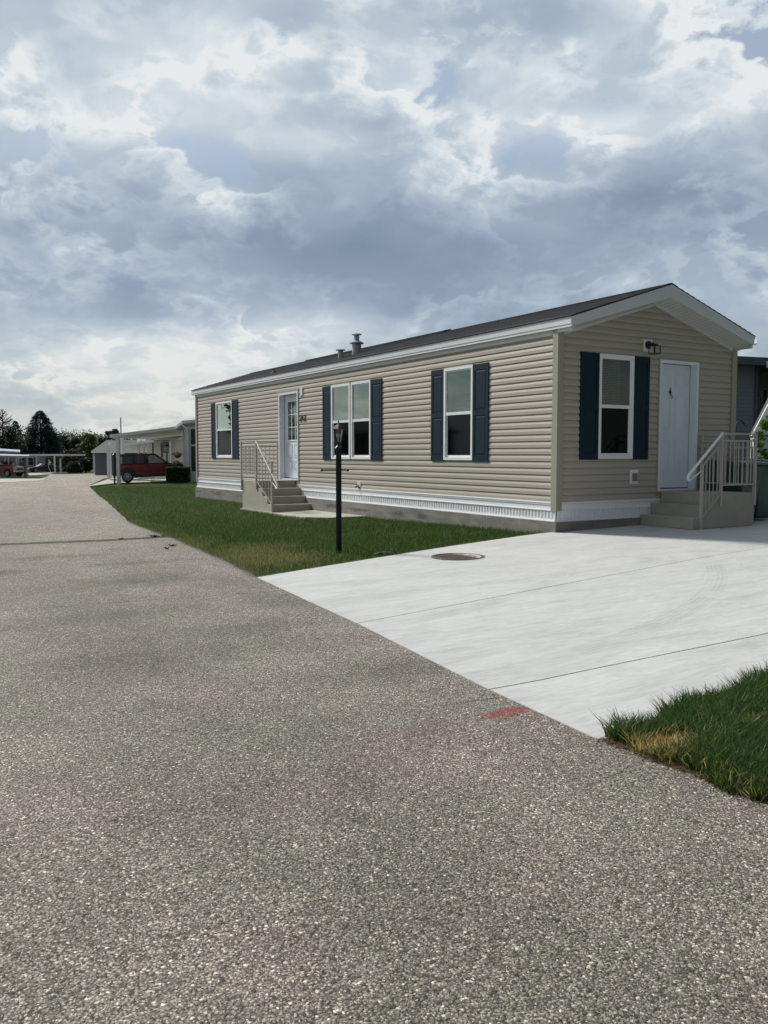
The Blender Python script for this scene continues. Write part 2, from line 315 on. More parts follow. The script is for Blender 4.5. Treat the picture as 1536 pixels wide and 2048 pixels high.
# ------------------------------------------------------------------ mesh builder
class MB:
    def __init__(s): s.v=[]; s.f=[]; s.mi=[]; s.cur=0
    def add(s,vs,fs):
        o=len(s.v); s.v+=[tuple(v) for v in vs]; s.f+=[tuple(i+o for i in f) for f in fs]; s.mi+=[s.cur]*len(fs); return s
    def quad(s,a,b,c,d): return s.add([a,b,c,d],[(0,1,2,3)])
    def box(s,x0,x1,y0,y1,z0,z1):
        x0,x1=min(x0,x1),max(x0,x1); y0,y1=min(y0,y1),max(y0,y1); z0,z1=min(z0,z1),max(z0,z1)
        return s.add([(x0,y0,z0),(x1,y0,z0),(x1,y1,z0),(x0,y1,z0),(x0,y0,z1),(x1,y0,z1),(x1,y1,z1),(x0,y1,z1)],
            [(0,3,2,1),(4,5,6,7),(0,1,5,4),(1,2,6,5),(2,3,7,6),(3,0,4,7)])
    def obox(s,c,ax,ay,az):
        """oriented box: centre and three half-axis vectors"""
        c=Vector(c); ax=Vector(ax); ay=Vector(ay); az=Vector(az); vs=[]
        for k in (-1,1):
            for (i,j) in ((-1,-1),(1,-1),(1,1),(-1,1)): vs.append(c+ax*i+ay*j+az*k)
        return s.add(vs,[(0,3,2,1),(4,5,6,7),(0,1,5,4),(1,2,6,5),(2,3,7,6),(3,0,4,7)])
    def bar(s,a,b,w,t=None,up=(0,0,1)):
        a=Vector(a); b=Vector(b); d=b-a; L=d.length; d.normalize(); up=Vector(up)
        if abs(d.dot(up))>.98: up=Vector((0,1,0)) if abs(d.y)<.9 else Vector((1,0,0))
        x=d.cross(up).normalized(); y=x.cross(d).normalized(); t=t or w
        return s.obox((a+b)/2,x*w/2,y*t/2,d*L/2)
    def tube(s,pts,r,n=8,cap=True):
        pts=[Vector(p) for p in pts]; rs=r if isinstance(r,(list,tuple)) else [r]*len(pts); o=len(s.v); ref=None
        vs=[];fs=[]
        for i,p in enumerate(pts):
            d=(pts[min(i+1,len(pts)-1)]-pts[max(i-1,0)]).normalized()
            if ref is None: ref=Vector((0,0,1)) if abs(d.z)<.9 else Vector((1,0,0))
            x=d.cross(ref).normalized(); y=d.cross(x).normalized(); ref=x.cross(d)*1.0 if abs(x.cross(d).length)>0 else ref
            for k in range(n):
                t=2*PI*k/n; vs.append(p+x*math.cos(t)*rs[i]+y*math.sin(t)*rs[i])
        for i in range(len(pts)-1):
            for k in range(n):
                a=i*n+k; b=i*n+(k+1)%n; fs.append((a,b,b+n,a+n))
        if cap: fs.append(tuple(range(n-1,-1,-1))); fs.append(tuple((len(pts)-1)*n+k for k in range(n)))
        return s.add(vs,fs)
    def lathe(s,c,prof,n=20):
        """prof: (radius,z) list"""
        vs=[];fs=[]
        for (r,z) in prof:
            for k in range(n):
                t=2*PI*k/n; vs.append((c[0]+r*math.cos(t),c[1]+r*math.sin(t),c[2]+z))
        for i in range(len(prof)-1):
            for k in range(n):
                a=i*n+k; b=i*n+(k+1)%n; fs.append((a,b,b+n,a+n))
        fs.append(tuple(range(n-1,-1,-1))); fs.append(tuple((len(prof)-1)*n+k for k in range(n)))
        return s.add(vs,fs)
    def prism(s,poly,a,b,axis='y'):
        """extrude a polygon. axis y: poly in (x,z); axis x: poly in (y,z); axis z: poly in (x,y)"""
        n=len(poly)
        def P(p,t): return {'y':(p[0],t,p[1]),'x':(t,p[0],p[1]),'z':(p[0],p[1],t)}[axis]
        vs=[P(p,a) for p in poly]+[P(p,b) for p in poly]
        fs=[tuple(range(n)),tuple(range(2*n-1,n-1,-1))]+[(i,i+n,(i+1)%n+n,(i+1)%n) for i in range(n)]
        return s.add(vs,fs)
    def ball(s,c,r,n=10,sz=1.0):
        prof=[(max(1e-4,r*math.sin(PI*i/n)),-r*sz*math.cos(PI*i/n)) for i in range(n+1)]
        return s.lathe(c,prof,12)
    def build(s,name,mats,parent=None,smooth=False,local=False,bevel=0,loc=None):
        me=bpy.data.meshes.new(name)
        off=Vector((0,0,0))
        if parent is not None and not local:
            r=parent
            while r.parent: r=r.parent
            off=r.location
        if loc is not None: off=Vector(loc)
        me.from_pydata([(v[0]-off[0],v[1]-off[1],v[2]-off[2]) for v in s.v],[],s.f)
        if not isinstance(mats,(list,tuple)): mats=[mats]
        for m in mats: me.materials.append(m)
        if len(mats)>1: me.polygons.foreach_set('material_index',s.mi)
        me.update()
        import bmesh
        bm=bmesh.new(); bm.from_mesh(me); bmesh.ops.recalc_face_normals(bm,faces=bm.faces); bm.to_mesh(me); bm.free()
        if smooth:
            for p in me.polygons: p.use_smooth=True
            try: me.set_sharp_from_angle(angle=math.radians(40))
            except Exception: pass
        o=bpy.data.objects.new(name,me); COL.objects.link(o)
        if loc is not None: o.location=loc
        if parent is not None: o.parent=parent
        if bevel:
            b=o.modifiers.new('bevel','BEVEL'); b.width=bevel; b.segments=2; b.limit_method='ANGLE'
        return o
def tag(o,label=None,cat=None,group=None,kind=None):
    if label: o['label']=label
    if cat: o['category']=cat
    if group: o['group']=group
    if kind: o['kind']=kind
    return o
def thing(name,label,cat,loc,group=None,rotz=0):
    o=bpy.data.objects.new(name,None); COL.objects.link(o); o.location=loc; o.rotation_euler=(0,0,rotz); o.empty_display_size=.3
    return tag(o,label,cat,group)
def npmesh(name,V,F,mats,tint=None,parent=None,smooth=False):
    """V (n,3), F (m,k) arrays, optional per-vertex colour"""
    me=bpy.data.meshes.new(name); n=len(V); m,k=F.shape
    me.vertices.add(n); me.vertices.foreach_set('co',np.ascontiguousarray(V,dtype=np.float32).ravel())
    me.loops.add(m*k); me.loops.foreach_set('vertex_index',np.ascontiguousarray(F,dtype=np.int32).ravel())
    me.polygons.add(m); me.polygons.foreach_set('loop_start',np.arange(0,m*k,k,dtype=np.int32))
    me.update(calc_edges=True)
    if tint is not None:
        a=me.color_attributes.new('tint','FLOAT_COLOR','POINT')
        c=np.ones((n,4),dtype=np.float32); c[:,:3]=tint; a.data.foreach_set('color',c.ravel())
    for mt in (mats if isinstance(mats,list) else [mats]): me.materials.append(mt)
    me.validate()
    o=bpy.data.objects.new(name,me); COL.objects.link(o)
    if parent is not None: o.parent=parent
    return o
# ------------------------------------------------------------------ world sky
SUN_AZ=math.atan2(-.37,.93)   # direction towards the sun, measured from +Y towards +X
SUN_EL=math.radians(41)
def make_world():
    w=bpy.data.worlds.new('World'); C.world=w; w.use_nodes=True; nt=w.node_tree; N=nt.nodes; L=nt.links; N.clear()
    class W(NT):
        def __init__(s): s.t=nt; s.N=N; s.L=L
    g=W()
    out=g.new('ShaderNodeOutputWorld')
    sky=g.new('ShaderNodeTexSky'); sky.sky_type='NISHITA'; sky.sun_disc=False; sky.sun_elevation=SUN_EL; sky.sun_rotation=SUN_AZ
    bg1=g.new('ShaderNodeBackground'); bg1.inputs['Strength'].default_value=.11; g.link(sky.outputs[0],bg1.inputs[0])
    tc=g.new('ShaderNodeTexCoord'); D=tc.outputs['Generated']
    sp=g.new('ShaderNodeSeparateXYZ'); g.link(D,sp.inputs[0]); dx,dy,dz=sp.outputs
    el=g.math('MULTIPLY',g.math('ARCSINE',dz),180/PI)
    az=g.math('SUBTRACT',g.math('MULTIPLY',g.math('ARCTAN2',dx,dy),180/PI),math.degrees(YAW))
    zc=g.math('ADD',g.math('MAXIMUM',dz,-.05),.42)
    cb=g.new('ShaderNodeCombineXYZ'); g.link(g.math('DIVIDE',dx,zc),cb.inputs[0]); g.link(g.math('DIVIDE',dy,zc),cb.inputs[1]); cb.inputs[2].default_value=3.7
    P=g.mapping(cb.outputs[0],(1,1,1),(0,0,YAW))       # x across, y away
    warp=g.new('ShaderNodeTexNoise'); warp.inputs['Scale'].default_value=4.5; warp.inputs['Detail'].default_value=4; g.link(P,warp.inputs['Vector'])
    wv=g.new('ShaderNodeVectorMath',operation='MULTIPLY_ADD'); g.link(warp.outputs['Color'],wv.inputs[0]); wv.inputs[1].default_value=(.11,.11,0); g.link(P,wv.inputs[2])
    PW=wv.outputs[0]
    def puff(v,sc,det=3.0):
        n=g.new('ShaderNodeTexVoronoi'); n.voronoi_dimensions='3D'; n.feature='F1'; n.normalize=True
        n.inputs['Scale'].default_value=sc; n.inputs['Detail'].default_value=det; n.inputs['Roughness'].default_value=.5
        g.link(v,n.inputs['Vector']); return g.math('SUBTRACT',1.0,n.outputs['Distance'])
    big=g.noise(P,1.7,3,.5)
    def layer(loc,sc,thr,wdt,pf,tadd=None):
        v=g.mapping(PW,(1,1,1),(0,0,0),loc); v2=g.mapping(PW,(1,1,1),(0,0,0),(loc[0]+.03,loc[1]-.05,loc[2]))
        n=g.noise(v,sc,9,.58); 
        if pf: n=g.math('ADD',g.math('MULTIPLY',n,.72),g.math('MULTIPLY',g.math('SUBTRACT',puff(v,sc*1.7),.25),.38))
        n2=g.noise(v2,sc,3,.5); n1=g.noise(v,sc,3,.5)
        lit=g.maprange(g.math('SUBTRACT',n1,n2),-.06,.08,.15,1.0)
        t=g.math('SUBTRACT',n,thr)
        if tadd is not None: t=g.math('ADD',t,tadd)
        m=g.maprange(t,-.022,.022,0,1,True)
        e=g.maprange(t,0,wdt,1,0,True)
        return m,g.math('MULTIPLY',e,lit),t
    base=g.ramp(g.maprange(el,0,45),[(0,(.78,)*3),(.06,(.70,)*3),(.12,(.56,)*3),(.19,(.50,)*3),(.235,(.36,)*3),(.30,(.26,)*3),(.355,(.36,)*3),(.45,(.62,)*3),(.62,(.63,)*3),(1,(.6,)*3)])
    def blob(a0,e0,ra,re,amt):
        u=g.math('DIVIDE',g.math('SUBTRACT',az,a0),ra); v=g.math('DIVIDE',g.math('SUBTRACT',el,e0),re)
        d=g.math('SQRT',g.math('ADD',g.math('MULTIPLY',u,u),g.math('MULTIPLY',v,v)))
        d=g.math('ADD',d,g.math('MULTIPLY',g.math('SUBTRACT',big,.5),.8))
        return g.math('MULTIPLY',g.maprange(d,.1,1.0,1,0,True),amt)
    sb=g.new('ShaderNodeSeparateColor'); g.link(base,sb.inputs[0]); val=g.math('ADD',sb.outputs[0],.055)
    for b in ((-3,12.4,20,3.4,-.13),(12,8.5,16,3.2,-.26),(26,5,12,5,-.20),(-19,15.5,9,3,-.08),(-15,8.6,7,1.6,-.10),
              (-15,5.8,16,3.8,.30),(-13,7.0,12,2.6,.12),(-5,8.6,8,1.8,.16),(3,17.6,3.2,2.2,.22),(-5,19.6,7,1.6,.18),(-12,23.5,10,4.4,.20),(-17,20,6,2.4,.14),(1,23.4,5,3,.12),(13,19.6,9,2.0,.20),(22,20.5,6,2.2,.12),
              (8,26.2,10,2.2,-.20),(-6,26,4,1.6,-.12),(-9,17.5,9,1.8,-.10),(18,16,10,1.2,-.12),(-1,20.8,3,1.0,-.08)):
        val=g.math('ADD',val,blob(*b))
    calm=g.math('SUBTRACT',1,blob(-1,12.4,26,4.0,.80))
    val=g.math('ADD',val,g.math('MULTIPLY',g.math('SUBTRACT',big,.5),.45))
    hi=g.math('MULTIPLY',g.maprange(el,6,13,.70,1,True),calm)
    mB,eB,tB=layer((7.1,2.2,0),4.3,.48,.13,False)
    mA,eA,tA=layer((.25,.1,0),4.9,.50,.11,True)
    # underlying deck, then two decks of puffs whose edges catch the sun
    vB=g.math('ADD',g.math('SUBTRACT',val,g.math('MULTIPLY',hi,.03)),g.math('MULTIPLY',g.math('MULTIPLY',eB,.29),hi))
    v0=g.math('ADD',val,g.math('MULTIPLY',hi,.05))
    val=g.math('ADD',g.math('MULTIPLY',vB,mB),g.math('MULTIPLY',v0,g.math('SUBTRACT',1,mB)))
    inner=g.math('SUBTRACT',g.math('MULTIPLY',eA,.34),g.maprange(tA,.05,.22,0,.12))
    vA=g.math('ADD',g.math('SUBTRACT',val,.02),g.math('MULTIPLY',inner,hi))
    val=g.math('ADD',g.math('MULTIPLY',vA,mA),g.math('MULTIPLY',val,g.math('SUBTRACT',1,mA)))
    gaps=g.math('MULTIPLY',g.math('SUBTRACT',1,mA),g.math('SUBTRACT',1,mB))
    st=g.noise(g.mapping(PW,(.55,1.25,1)),5.5,7,.6)
    val=g.math('ADD',val,g.math('MULTIPLY',g.math('SUBTRACT',st,.5),g.maprange(el,3,12,.85,.15)))
    cl=lambda c: lin(c)[:3]
    ccol=g.ramp(val,[(.0,cl((116,136,158))),(.25,cl((138,155,177))),(.5,cl((166,181,198))),(.70,cl((186,199,211))),(.88,cl((212,221,228))),(1,cl((230,234,236)))])
    warm=g.ramp(val,[(0,cl((134,150,166))),(.35,cl((156,172,182))),(.6,cl((180,191,194))),(.85,cl((205,209,204))),(1,cl((226,226,218)))])
    ccol=g.mix(g.maprange(el,1,10,.80,0,True),ccol,warm)
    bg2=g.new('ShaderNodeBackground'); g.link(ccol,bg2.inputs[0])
    # cloud light dimmed on the unseen side away from the sun, darkening the gable
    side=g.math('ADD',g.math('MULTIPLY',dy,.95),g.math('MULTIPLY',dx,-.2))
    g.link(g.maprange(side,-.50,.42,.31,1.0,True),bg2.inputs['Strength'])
    # small holes to the blue, mostly high up
    hm=g.math('MULTIPLY',gaps,g.maprange(g.math('ADD',g.math('ADD',big,g.math('MULTIPLY',tA,-1.0)),g.math('ADD',blob(2,22.4,6,4,.16),g.math('ADD',blob(19,23.6,9,3,.16),blob(11,19,4,2,.08)))),.50,.66,0,.50,True))
    hm=g.math('MULTIPLY',hm,g.maprange(el,15,19,0,1,True))
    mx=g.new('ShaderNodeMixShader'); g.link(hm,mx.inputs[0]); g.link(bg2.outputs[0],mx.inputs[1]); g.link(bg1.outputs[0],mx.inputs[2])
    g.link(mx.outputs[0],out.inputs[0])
    w.cycles.sampling_method='MANUAL'; w.cycles.sample_map_resolution=256
make_world()
sl=bpy.data.lights.new('sun','SUN'); sl.energy=4.4; sl.angle=math.radians(8); sl.color=(1,.95,.87)
so=bpy.data.objects.new('sun',sl); COL.objects.link(so)
sd=Vector((math.sin(SUN_AZ)*math.cos(SUN_EL),math.cos(SUN_AZ)*math.cos(SUN_EL),math.sin(SUN_EL)))
so.rotation_euler=sd.to_track_quat('Z','Y').to_euler(); so.location=(-5,20,25)
C.view_settings.view_transform='Standard'; C.view_settings.look='None'; C.view_settings.gamma=1; C.view_settings.exposure=0
# ------------------------------------------------------------------ ground, road, drive
def seg(L,step): 
    r=[]
    for (a,b,s) in L: r+=list(np.arange(a,b,s))
    return np.array(r+[L[-1][1]])
def grid_obj(name,xs,ys,dz,m,kind='structure'):
    X,Y=np.meshgrid(xs,ys); Z=H(X,Y)+dz; V=np.stack([X,Y,Z],-1).reshape(-1,3)
    nx,ny=len(xs),len(ys); i=np.arange((ny-1)*(nx-1)); r=i//(nx-1); c=i%(nx-1); a=r*nx+c
    F=np.stack([a,a+1,a+nx+1,a+nx],1)
    o=npmesh(name,V,F,m); tag(o,kind=kind); return o
xs=seg([(-900,-60,60),(-60,-14,4),(-14,12,.5),(12,60,3),(60,1200,60)],0); ys=seg([(-300,-30,30),(-30,-12,2),(-12,50,.5),(50,160,2),(160,1800,60)],0)
tag(grid_obj('ground',xs,ys,-.035,SOIL),'green lawn ground spreading to the tree line')
def ruled(name,Lp,Rp,nc,dz,m,thick=.06):
    """strip between two polylines (x,y) following the terrain, with skirts down at the edges"""
    V=[];F=[]; n=len(Lp)
    for a,b in zip(Lp,Rp):
        pts=[(a[0]+(b[0]-a[0])*t,a[1]+(b[1]-a[1])*t) for t in np.linspace(0,1,nc)]
        row=[(*pts[0],h(*pts[0])+dz-thick)]+[(x,y,h(x,y)+dz) for x,y in pts]+[(*pts[-1],h(*pts[-1])+dz-thick)]
        V+=row
    w=nc+2
    for i in range(n-1):
        for k in range(w-1): F.append((i*w+k,i*w+k+1,(i+1)*w+k+1,(i+1)*w+k))
    # end skirts
    mb=MB(); mb.add(V,F)
    for i in (0,n-1):
        base=i*w
        for k in range(1,w-2):
            a=V[base+k]; b=V[base+k+1]; mb.quad(a,b,(b[0],b[1],b[2]-thick),(a[0],a[1],a[2]-thick))
    o=mb.build(name,m); tag(o,kind='structure'); return o
def dens(pl,step):
    out=[]
    for (a,b) in zip(pl[:-1],pl[1:]):
        L=math.hypot(b[0]-a[0],b[1]-a[1]); n=max(1,int(L/step))
        out+=[(a[0]+(b[0]-a[0])*i/n,a[1]+(b[1]-a[1])*i/n) for i in range(n)]
    return out+[pl[-1]]
def gp(px,py): q=GP(px,py); return (q.x,q.y)
RE=[(-6.1,-30),(-5.92,-9),(-5.90,-7.5),(-5.93,-6.7),(-5.85,-5.83),(-5.57,-3.88),(-5.28,-1.26),(-5.05,.47),(-4.83,2.16),(-4.64,3.6),(-4.5,5.1),(-4.2,8.0),gp(215,1005),gp(195,990),gp(180,975),gp(182,968),gp(198,961.5),gp(215,956),(14,74),(30,92),(60,110)]
LE=[(-13.2,-30),(-13,-9),(-13,-7.5),(-13,-6.7),(-13,-5.83),(-13,-3.88),(-12.8,-1.26),(-12.7,.47),(-12.6,2.16),(-12.6,3.6),(-12.5,5.1),(-12.3,8.0),(-12,13.6),(-11,18.4),(-9,26.2),(-5.5,36),(-1.5,50),(2.8,64),(8.0,90),gp(101,947),gp(222,946.6)]
def wob(l,a): 
    out=[]
    for i,(x,y) in enumerate(l): out.append((x+a*(.5*math.sin(y*3.1)+.5*math.sin(y*7.7+1)),y))
    return out
def both(L_,R_,step):
    l2=[];r2=[]
    for i in range(len(R_)-1):
        n=max(1,int(math.hypot(R_[i+1][0]-R_[i][0],R_[i+1][1]-R_[i][1])/step))
        for k in range(n):
            t=k/n; l2.append((L_[i][0]*(1-t)+L_[i+1][0]*t,L_[i][1]*(1-t)+L_[i+1][1]*t)); r2.append((R_[i][0]*(1-t)+R_[i+1][0]*t,R_[i][1]*(1-t)+R_[i+1][1]*t))
    return l2+[L_[-1]],r2+[R_[-1]]
l2,r2=both(LE,RE,.25)
r2=[(x+(.012*(math.sin(y*4.3)+.6*math.sin(y*11+2)) if (-1.2<y<30 or y<-6.9) else 0),y) for x,y in r2]
tag(ruled('road',l2,r2,40,0,ASPH),'worn grey aggregate street curving right past the homes')
# driveway slabs (three pours with joints)
EDL=[(-5.30,-1.28),(-3.98,-.90),(-2.23,-.43),(-.02,.035),(4.1,-.02),(5.2,-.10),(9.0,-.2)]
J1=[(-5.58,-3.88),(-4.2,-3.68),(-2.72,-3.46),(-.95,-3.19),(2.0,-2.75),(4.5,-2.4),(9.0,-2.0)]
J2=[(-5.86,-5.83),(-5.11,-5.83),(-3.56,-5.86),(-1.5,-5.75),(2,-5.5),(4.5,-5.3),(9,-5)]
NE_=[(-5.95,-6.74),(-5.42,-6.62),(-4.98,-6.56),(-4.26,-6.5),(0,-6.6),(4.5,-6.6),(9,-6.6)]
def slab(name,A,B,g0,g1):
    a2=[];b2=[]
    for i in range(len(A)-1):
        for k in range(6):
            t=k/6; a2.append((A[i][0]*(1-t)+A[i+1][0]*t,A[i][1]*(1-t)+A[i+1][1]*t-g0)); b2.append((B[i][0]*(1-t)+B[i+1][0]*t,B[i][1]*(1-t)+B[i+1][1]*t+g1))
    a2.append((A[-1][0],A[-1][1]-g0)); b2.append((B[-1][0],B[-1][1]+g1))
    return ruled(name,a2,b2,10,.004,CONC,.07)
tag(slab('driveway',EDL,J1,0,.006),'newly poured pale concrete drive slab beside the tan home')
tag(slab('driveway',J1,J2,.006,.007),'middle pale concrete drive slab between two joints')
tag(slab('driveway',J2,NE_,.007,0),'narrow pale concrete drive strip next to the grass corner')
mb=MB(); 
for A in (J1,J2):
    for p,q in zip(A[:-1],A[1:]):
        z0=h(*p)-.008; z1=h(*q)-.008
        mb.quad((p[0],p[1]-.02,z0),(q[0],q[1]-.02,z1),(q[0],q[1]+.02,z1),(p[0],p[1]+.02,z0))
tag(mb.build('driveway_joint',mat('joint_filler',(.17,.17,.165),.9,noise=.2)),'dark expansion joints between the concrete slabs',kind='structure')
# pad under the side steps
def flatpad(name,poly,m,th=.08,lift=.01,label=None):
    mb=MB(); n=len(poly); vt=[(x,y,h(x,y)+lift) for x,y in poly]; vb=[(x,y,z-th) for x,y,z in vt]
    mb.add(vt+vb,[tuple(range(n))]+[(i,(i+1)%n,(i+1)%n+n,i+n) for i in range(n)])
    o=mb.build(name,m); tag(o,label,kind='structure'); return o
PADC=mat('old_concrete',(.40,.385,.34),.85,noise=.12,nscale=4,bump=.2)
flatpad('path',[(-1.04,9.9),(-1.06,8.0),(-1.12,7.2),(-1.10,6.2),(-.85,5.6),(-.02,5.5),(-.02,9.9)],PADC,.08,.0,'small concrete landing pad under the side steps')
# neighbours' drives
flatpad('neighbour_driveway',[gp(176,973),gp(232,966.5),gp(330,957.5),gp(352,954),(11,40),(9.5,47),gp(222,956.5)],PADC,.05,.02,'pale concrete drive under the red boxy car')
flatpad('neighbour_driveway',[gp(-40,957.5),gp(37,957.5),gp(91,957.5),gp(86,961),gp(-40,968)],PADC,.05,.02,'concrete drive in front of the red pickup')
flatpad('neighbour_driveway',[gp(56,946.6),gp(110,944.5),gp(101,948.5),gp(60,951)],PADC,.05,.02,'far concrete drive beneath the black car')
# ------------------------------------------------------------------ manhole
mh=thing('manhole_cover','round rusty brown manhole cover set in the pale drive','manhole cover',(-2.77,-1.34,h(-2.77,-1.34)+.004))
z=mh.location.z
MB().lathe((-2.77,-1.34,z),[(.265,-.02),(.265,.002),(.27,.007),(.315,.008),(.322,.002),(.322,-.02)],40).build('rim',RUST,mh)
mb=MB(); mb.lathe((-2.77,-1.34,z-.003),[(.258,-.02),(.258,.004),(.25,.006),(.001,.006)],40)
for i in range(-4,5):
    for j in range(-4,5):
        if math.hypot(i,j)<4.3: mb.box(-2.77+i*.052-.013,-2.77+i*.052+.013,-1.34+j*.052-.013,-1.34+j*.052+.013,z+.002,z+.0065)
mb.build('lid',RUST,mh)
# ------------------------------------------------------------------ the tan home
HW,HL=4.01,16.0
Z0=.447; CR=.1016
home=thing('mobile_home','tan vinyl sided single-wide home with navy shutters and grey shingle roof','house',(0,0,0))
LW=lambda u,z,o: (-o,u,z)          # long wall (faces -X)
GW=lambda u,z,o: (u,-o,z)          # gable wall (faces -Y)
BW=lambda u,z,o: (HW+o,u,z)
def siding(mb,W,rng,z0,z1,holes,zs0=None,c=CR,d0=.0145):
    prof=[(0,d0),(.44,d0*.97),(.50,d0*.86),(.93,-.001),(.95,-.006)]
    zs0=z0 if zs0 is None else zs0
    lev=set([z0,z1])
    for hx in holes: lev|={hx[2],hx[3]}
    n=int((z1-zs0)/c)+2
    knots=[]
    for k in range(n):
        for (t,o) in prof: knots.append((zs0+(k+t)*c,o))
        knots.append((zs0+(k+.999999)*c,-.006))
    kz=np.array([a for a,_ in knots]); ko=np.array([b for _,b in knots])
    allz=sorted(set([round(float(a),6) for a in kz if z0<a<z1])|set([round(x,6) for x in lev if z0<=x<=z1]))
    def off(z,side):
        return float(np.interp(z+(1e-7 if side>0 else -1e-7),kz,ko))
    for a,b in zip(allz[:-1],allz[1:]):
        if b-a<1e-7: continue
        oa=off(a,1); ob=off(b,-1)
        mid=(a+b)/2; cuts=sorted([(hx[0],hx[1]) for hx in holes if hx[2]<=mid<=hx[3]])
        r0a,r1a=rng(a); r0b,r1b=rng(b)
        segs=[];s0=None
        cur=(r0a,r0b)
        for (h0,h1) in cuts: segs.append((cur,(h0,h0))); cur=(h1,h1)
        segs.append((cur,(r1a,r1b)))
        for (p,q) in segs:
            if q[0]-p[0]<1e-4 and q[1]-p[1]<1e-4: continue
            mb.quad(W(p[0],a,oa),W(q[0],a,oa),W(q[1],b,ob),W(p[1],b,ob))
            ou=off(b,1)
            if abs(ou-ob)>1e-3: mb.quad(W(p[1],b,ob),W(q[1],b,ob),W(q[1],b,ou),W(p[1],b,ou))
# openings: u0,u1,z0,z1
WZ0,WZ1=1.06,2.65
WINS=[('L',13.0,14.26,14.66,12.56),('L',6.245,7.09,7.5,None),('L',5.39,6.20,None,4.96),('L',2.017,2.848,3.245,1.60)]
holesL=[(a,b,WZ0,WZ1) for (_,a,b,_,_) in WINS]+[(8.77,9.87,.50,2.655)]
holesG=[(.814,1.559,1.09,2.68),(2.155,3.085,.55,2.67)]
rakeL=lambda x: 2.907+.31*(2.005-abs(x-2.005))
mb=MB(); siding(mb,LW,lambda z:(.0,HL),Z0,2.93,holesL)
def grng(z):
    if z<=2.907: return (0,HW)
    d=(z-2.907)/.31; return (d,HW-d)
siding(mb,GW,grng,Z0,3.527,holesG)
siding(mb,BW,lambda z:(0,HL),Z0,2.93,[])
# far gable plain
mb.add([(0,HL,Z0),(HW,HL,Z0),(HW,HL,2.9),(2,HL,3.52),(0,HL,2.9)],[(0,1,2,3,4)])
mb.build('wall',TAN,home)
# vertical panel overlaps, barely visible
mb=MB()
for (u,z) in ((3.62,.9),(5.0,1.8),(7.8,1.2),(11.0,2.2),(11.9,1.0),(1.1,2.0),(4.3,2.5),(10.6,.75)):
    mb.box(-.0145,-.006,u,u+.0025,z,z+.0)
# corner posts
def cpost(nm,x,y,sx,sy):
    mb=MB(); t=.040
    mb.box(x-sx*t,x+sx*.075,y-sy*t,y-sy*.014,.314,2.985); mb.box(x-sx*t,x-sx*.014,y-sy*.014,y+sy*.075,.314,2.985)
    mb.box(x-sx*.012,x+sx*.07,y-sy*.013,y+sy*.07,.314,2.98)
    return mb.build(nm,TANTRIM,home)
cpost('corner_post',0,0,1,1); cpost('corner_post',HW,0,-1,1); cpost('corner_post',0,HL,1,-1); cpost('corner_post',HW,HL,-1,-1)
# interior core
MB().box(.42,HW-.42,.42,HL-.42,.5,2.85).build('interior_wall',mat('dim_interior_wall',(.014,.016,.015),.9,noise=.1),home)
mb=MB()      # soffit lining behind the glass so the rooms are closed
mb.box(.03,HW-.03,.03,HL-.03,.44,.46); mb.box(.03,HW-.03,.03,HL-.03,2.86,2.88)
mb.build('floor_deck',DARK,home)
# skirting
def skirt(W,u0,u1):
    mb=MB()
    def bx(a,b,o0,o1,z0,z1):
        p=W(a,z0,o0); q=W(b,z1,o1); mb.box(p[0],q[0],p[1],q[1],p[2],q[2])
    bx(u0,u1,-.02,.020,.318,.447); bx(u0,u1,.020,.034,.428,.442); bx(u0,u1,.020,.030,.405,.412); bx(u0,u1,.020,.036,.318,.330)
    bx(u0,u1,-.02,.012,.196,.318)
    n=int((u1-u0)/.0733); 
    for i in range(n):
        a=u0+.01+i*.0733
        bx(a,a+.036,.008,.024,.199,.318)
    bx(u0,u1,-.02,.030,.158,.197); bx(u0,u1,.030,.046,.158,.172)
    return mb
skirt(LW,-.012,HL+.01).build('skirting',WHITE,home)
skirt(GW,-.008,HW+.01).build('skirting',WHITE,home)
# foundation
MB().box(-.055,.25,-.052,HL+.08,-.45,.157).build('foundation',BLOCK,home)
MB().box(.251,HW+.05,-.05,.2,-.45,.156).build('foundation',BLOCK,home)
MB().box(HW-.2,HW+.052,.202,HL+.08,-.45,.1565).build('foundation',BLOCK,home)
# roof: two slopes with overhang
def roofz(x,base=3.125): return base+.314*(2.08-abs(x-2.005))
mb=MB(); y0,y1=-.345,HL+.28
mb.prism([(-.085,3.118),(-.085,3.136),(2.005,3.136+.314*2.09),(2.005,3.118+.314*2.09)],y0,y1)
mb.prism([(2.0051,3.118+.314*2.09),(2.0051,3.136+.314*2.09),(4.095,3.136),(4.095,3.118)],y0,y1)
for k in range(1,16):                       # shingle courses stand a few mm proud of one another
    xa=-.085+k*.13
    for sgn in (1,-1):
        za=3.136+.314*k*.13
        x=xa if sgn>0 else 4.01-xa
        x2=x+sgn*.07
        mb.add([(x,y0,za+.001),(x,y1,za+.001),(x,y1,za+.007),(x,y0,za+.007),(x2,y0,za+.314*.07+.001),(x2,y1,za+.314*.07+.001)],[(0,1,2,3),(3,2,5,4)])
roof=mb.build('roof',SHING,home)
mb=MB(); zr=3.136+.314*2.09
mb.prism([(1.85,zr-.040),(1.85,zr-.005),(2.005,zr+.034),(2.16,zr-.005),(2.16,zr-.040)],5.5,12.2)
mb.build('ridge_vent',SHING,roof)
mb=MB(); mb.prism([(1.86,zr-.040),(1.86,zr-.036),(2.005,zr+.009),(2.15,zr-.036),(2.15,zr-.040)],y0,5.49); mb.build('ridge_cap',SHING,roof); mb=MB(); mb.prism([(1.86,zr-.040),(1.86,zr-.036),(2.005,zr+.009),(2.15,zr-.036),(2.15,zr-.040)],12.21,y1)
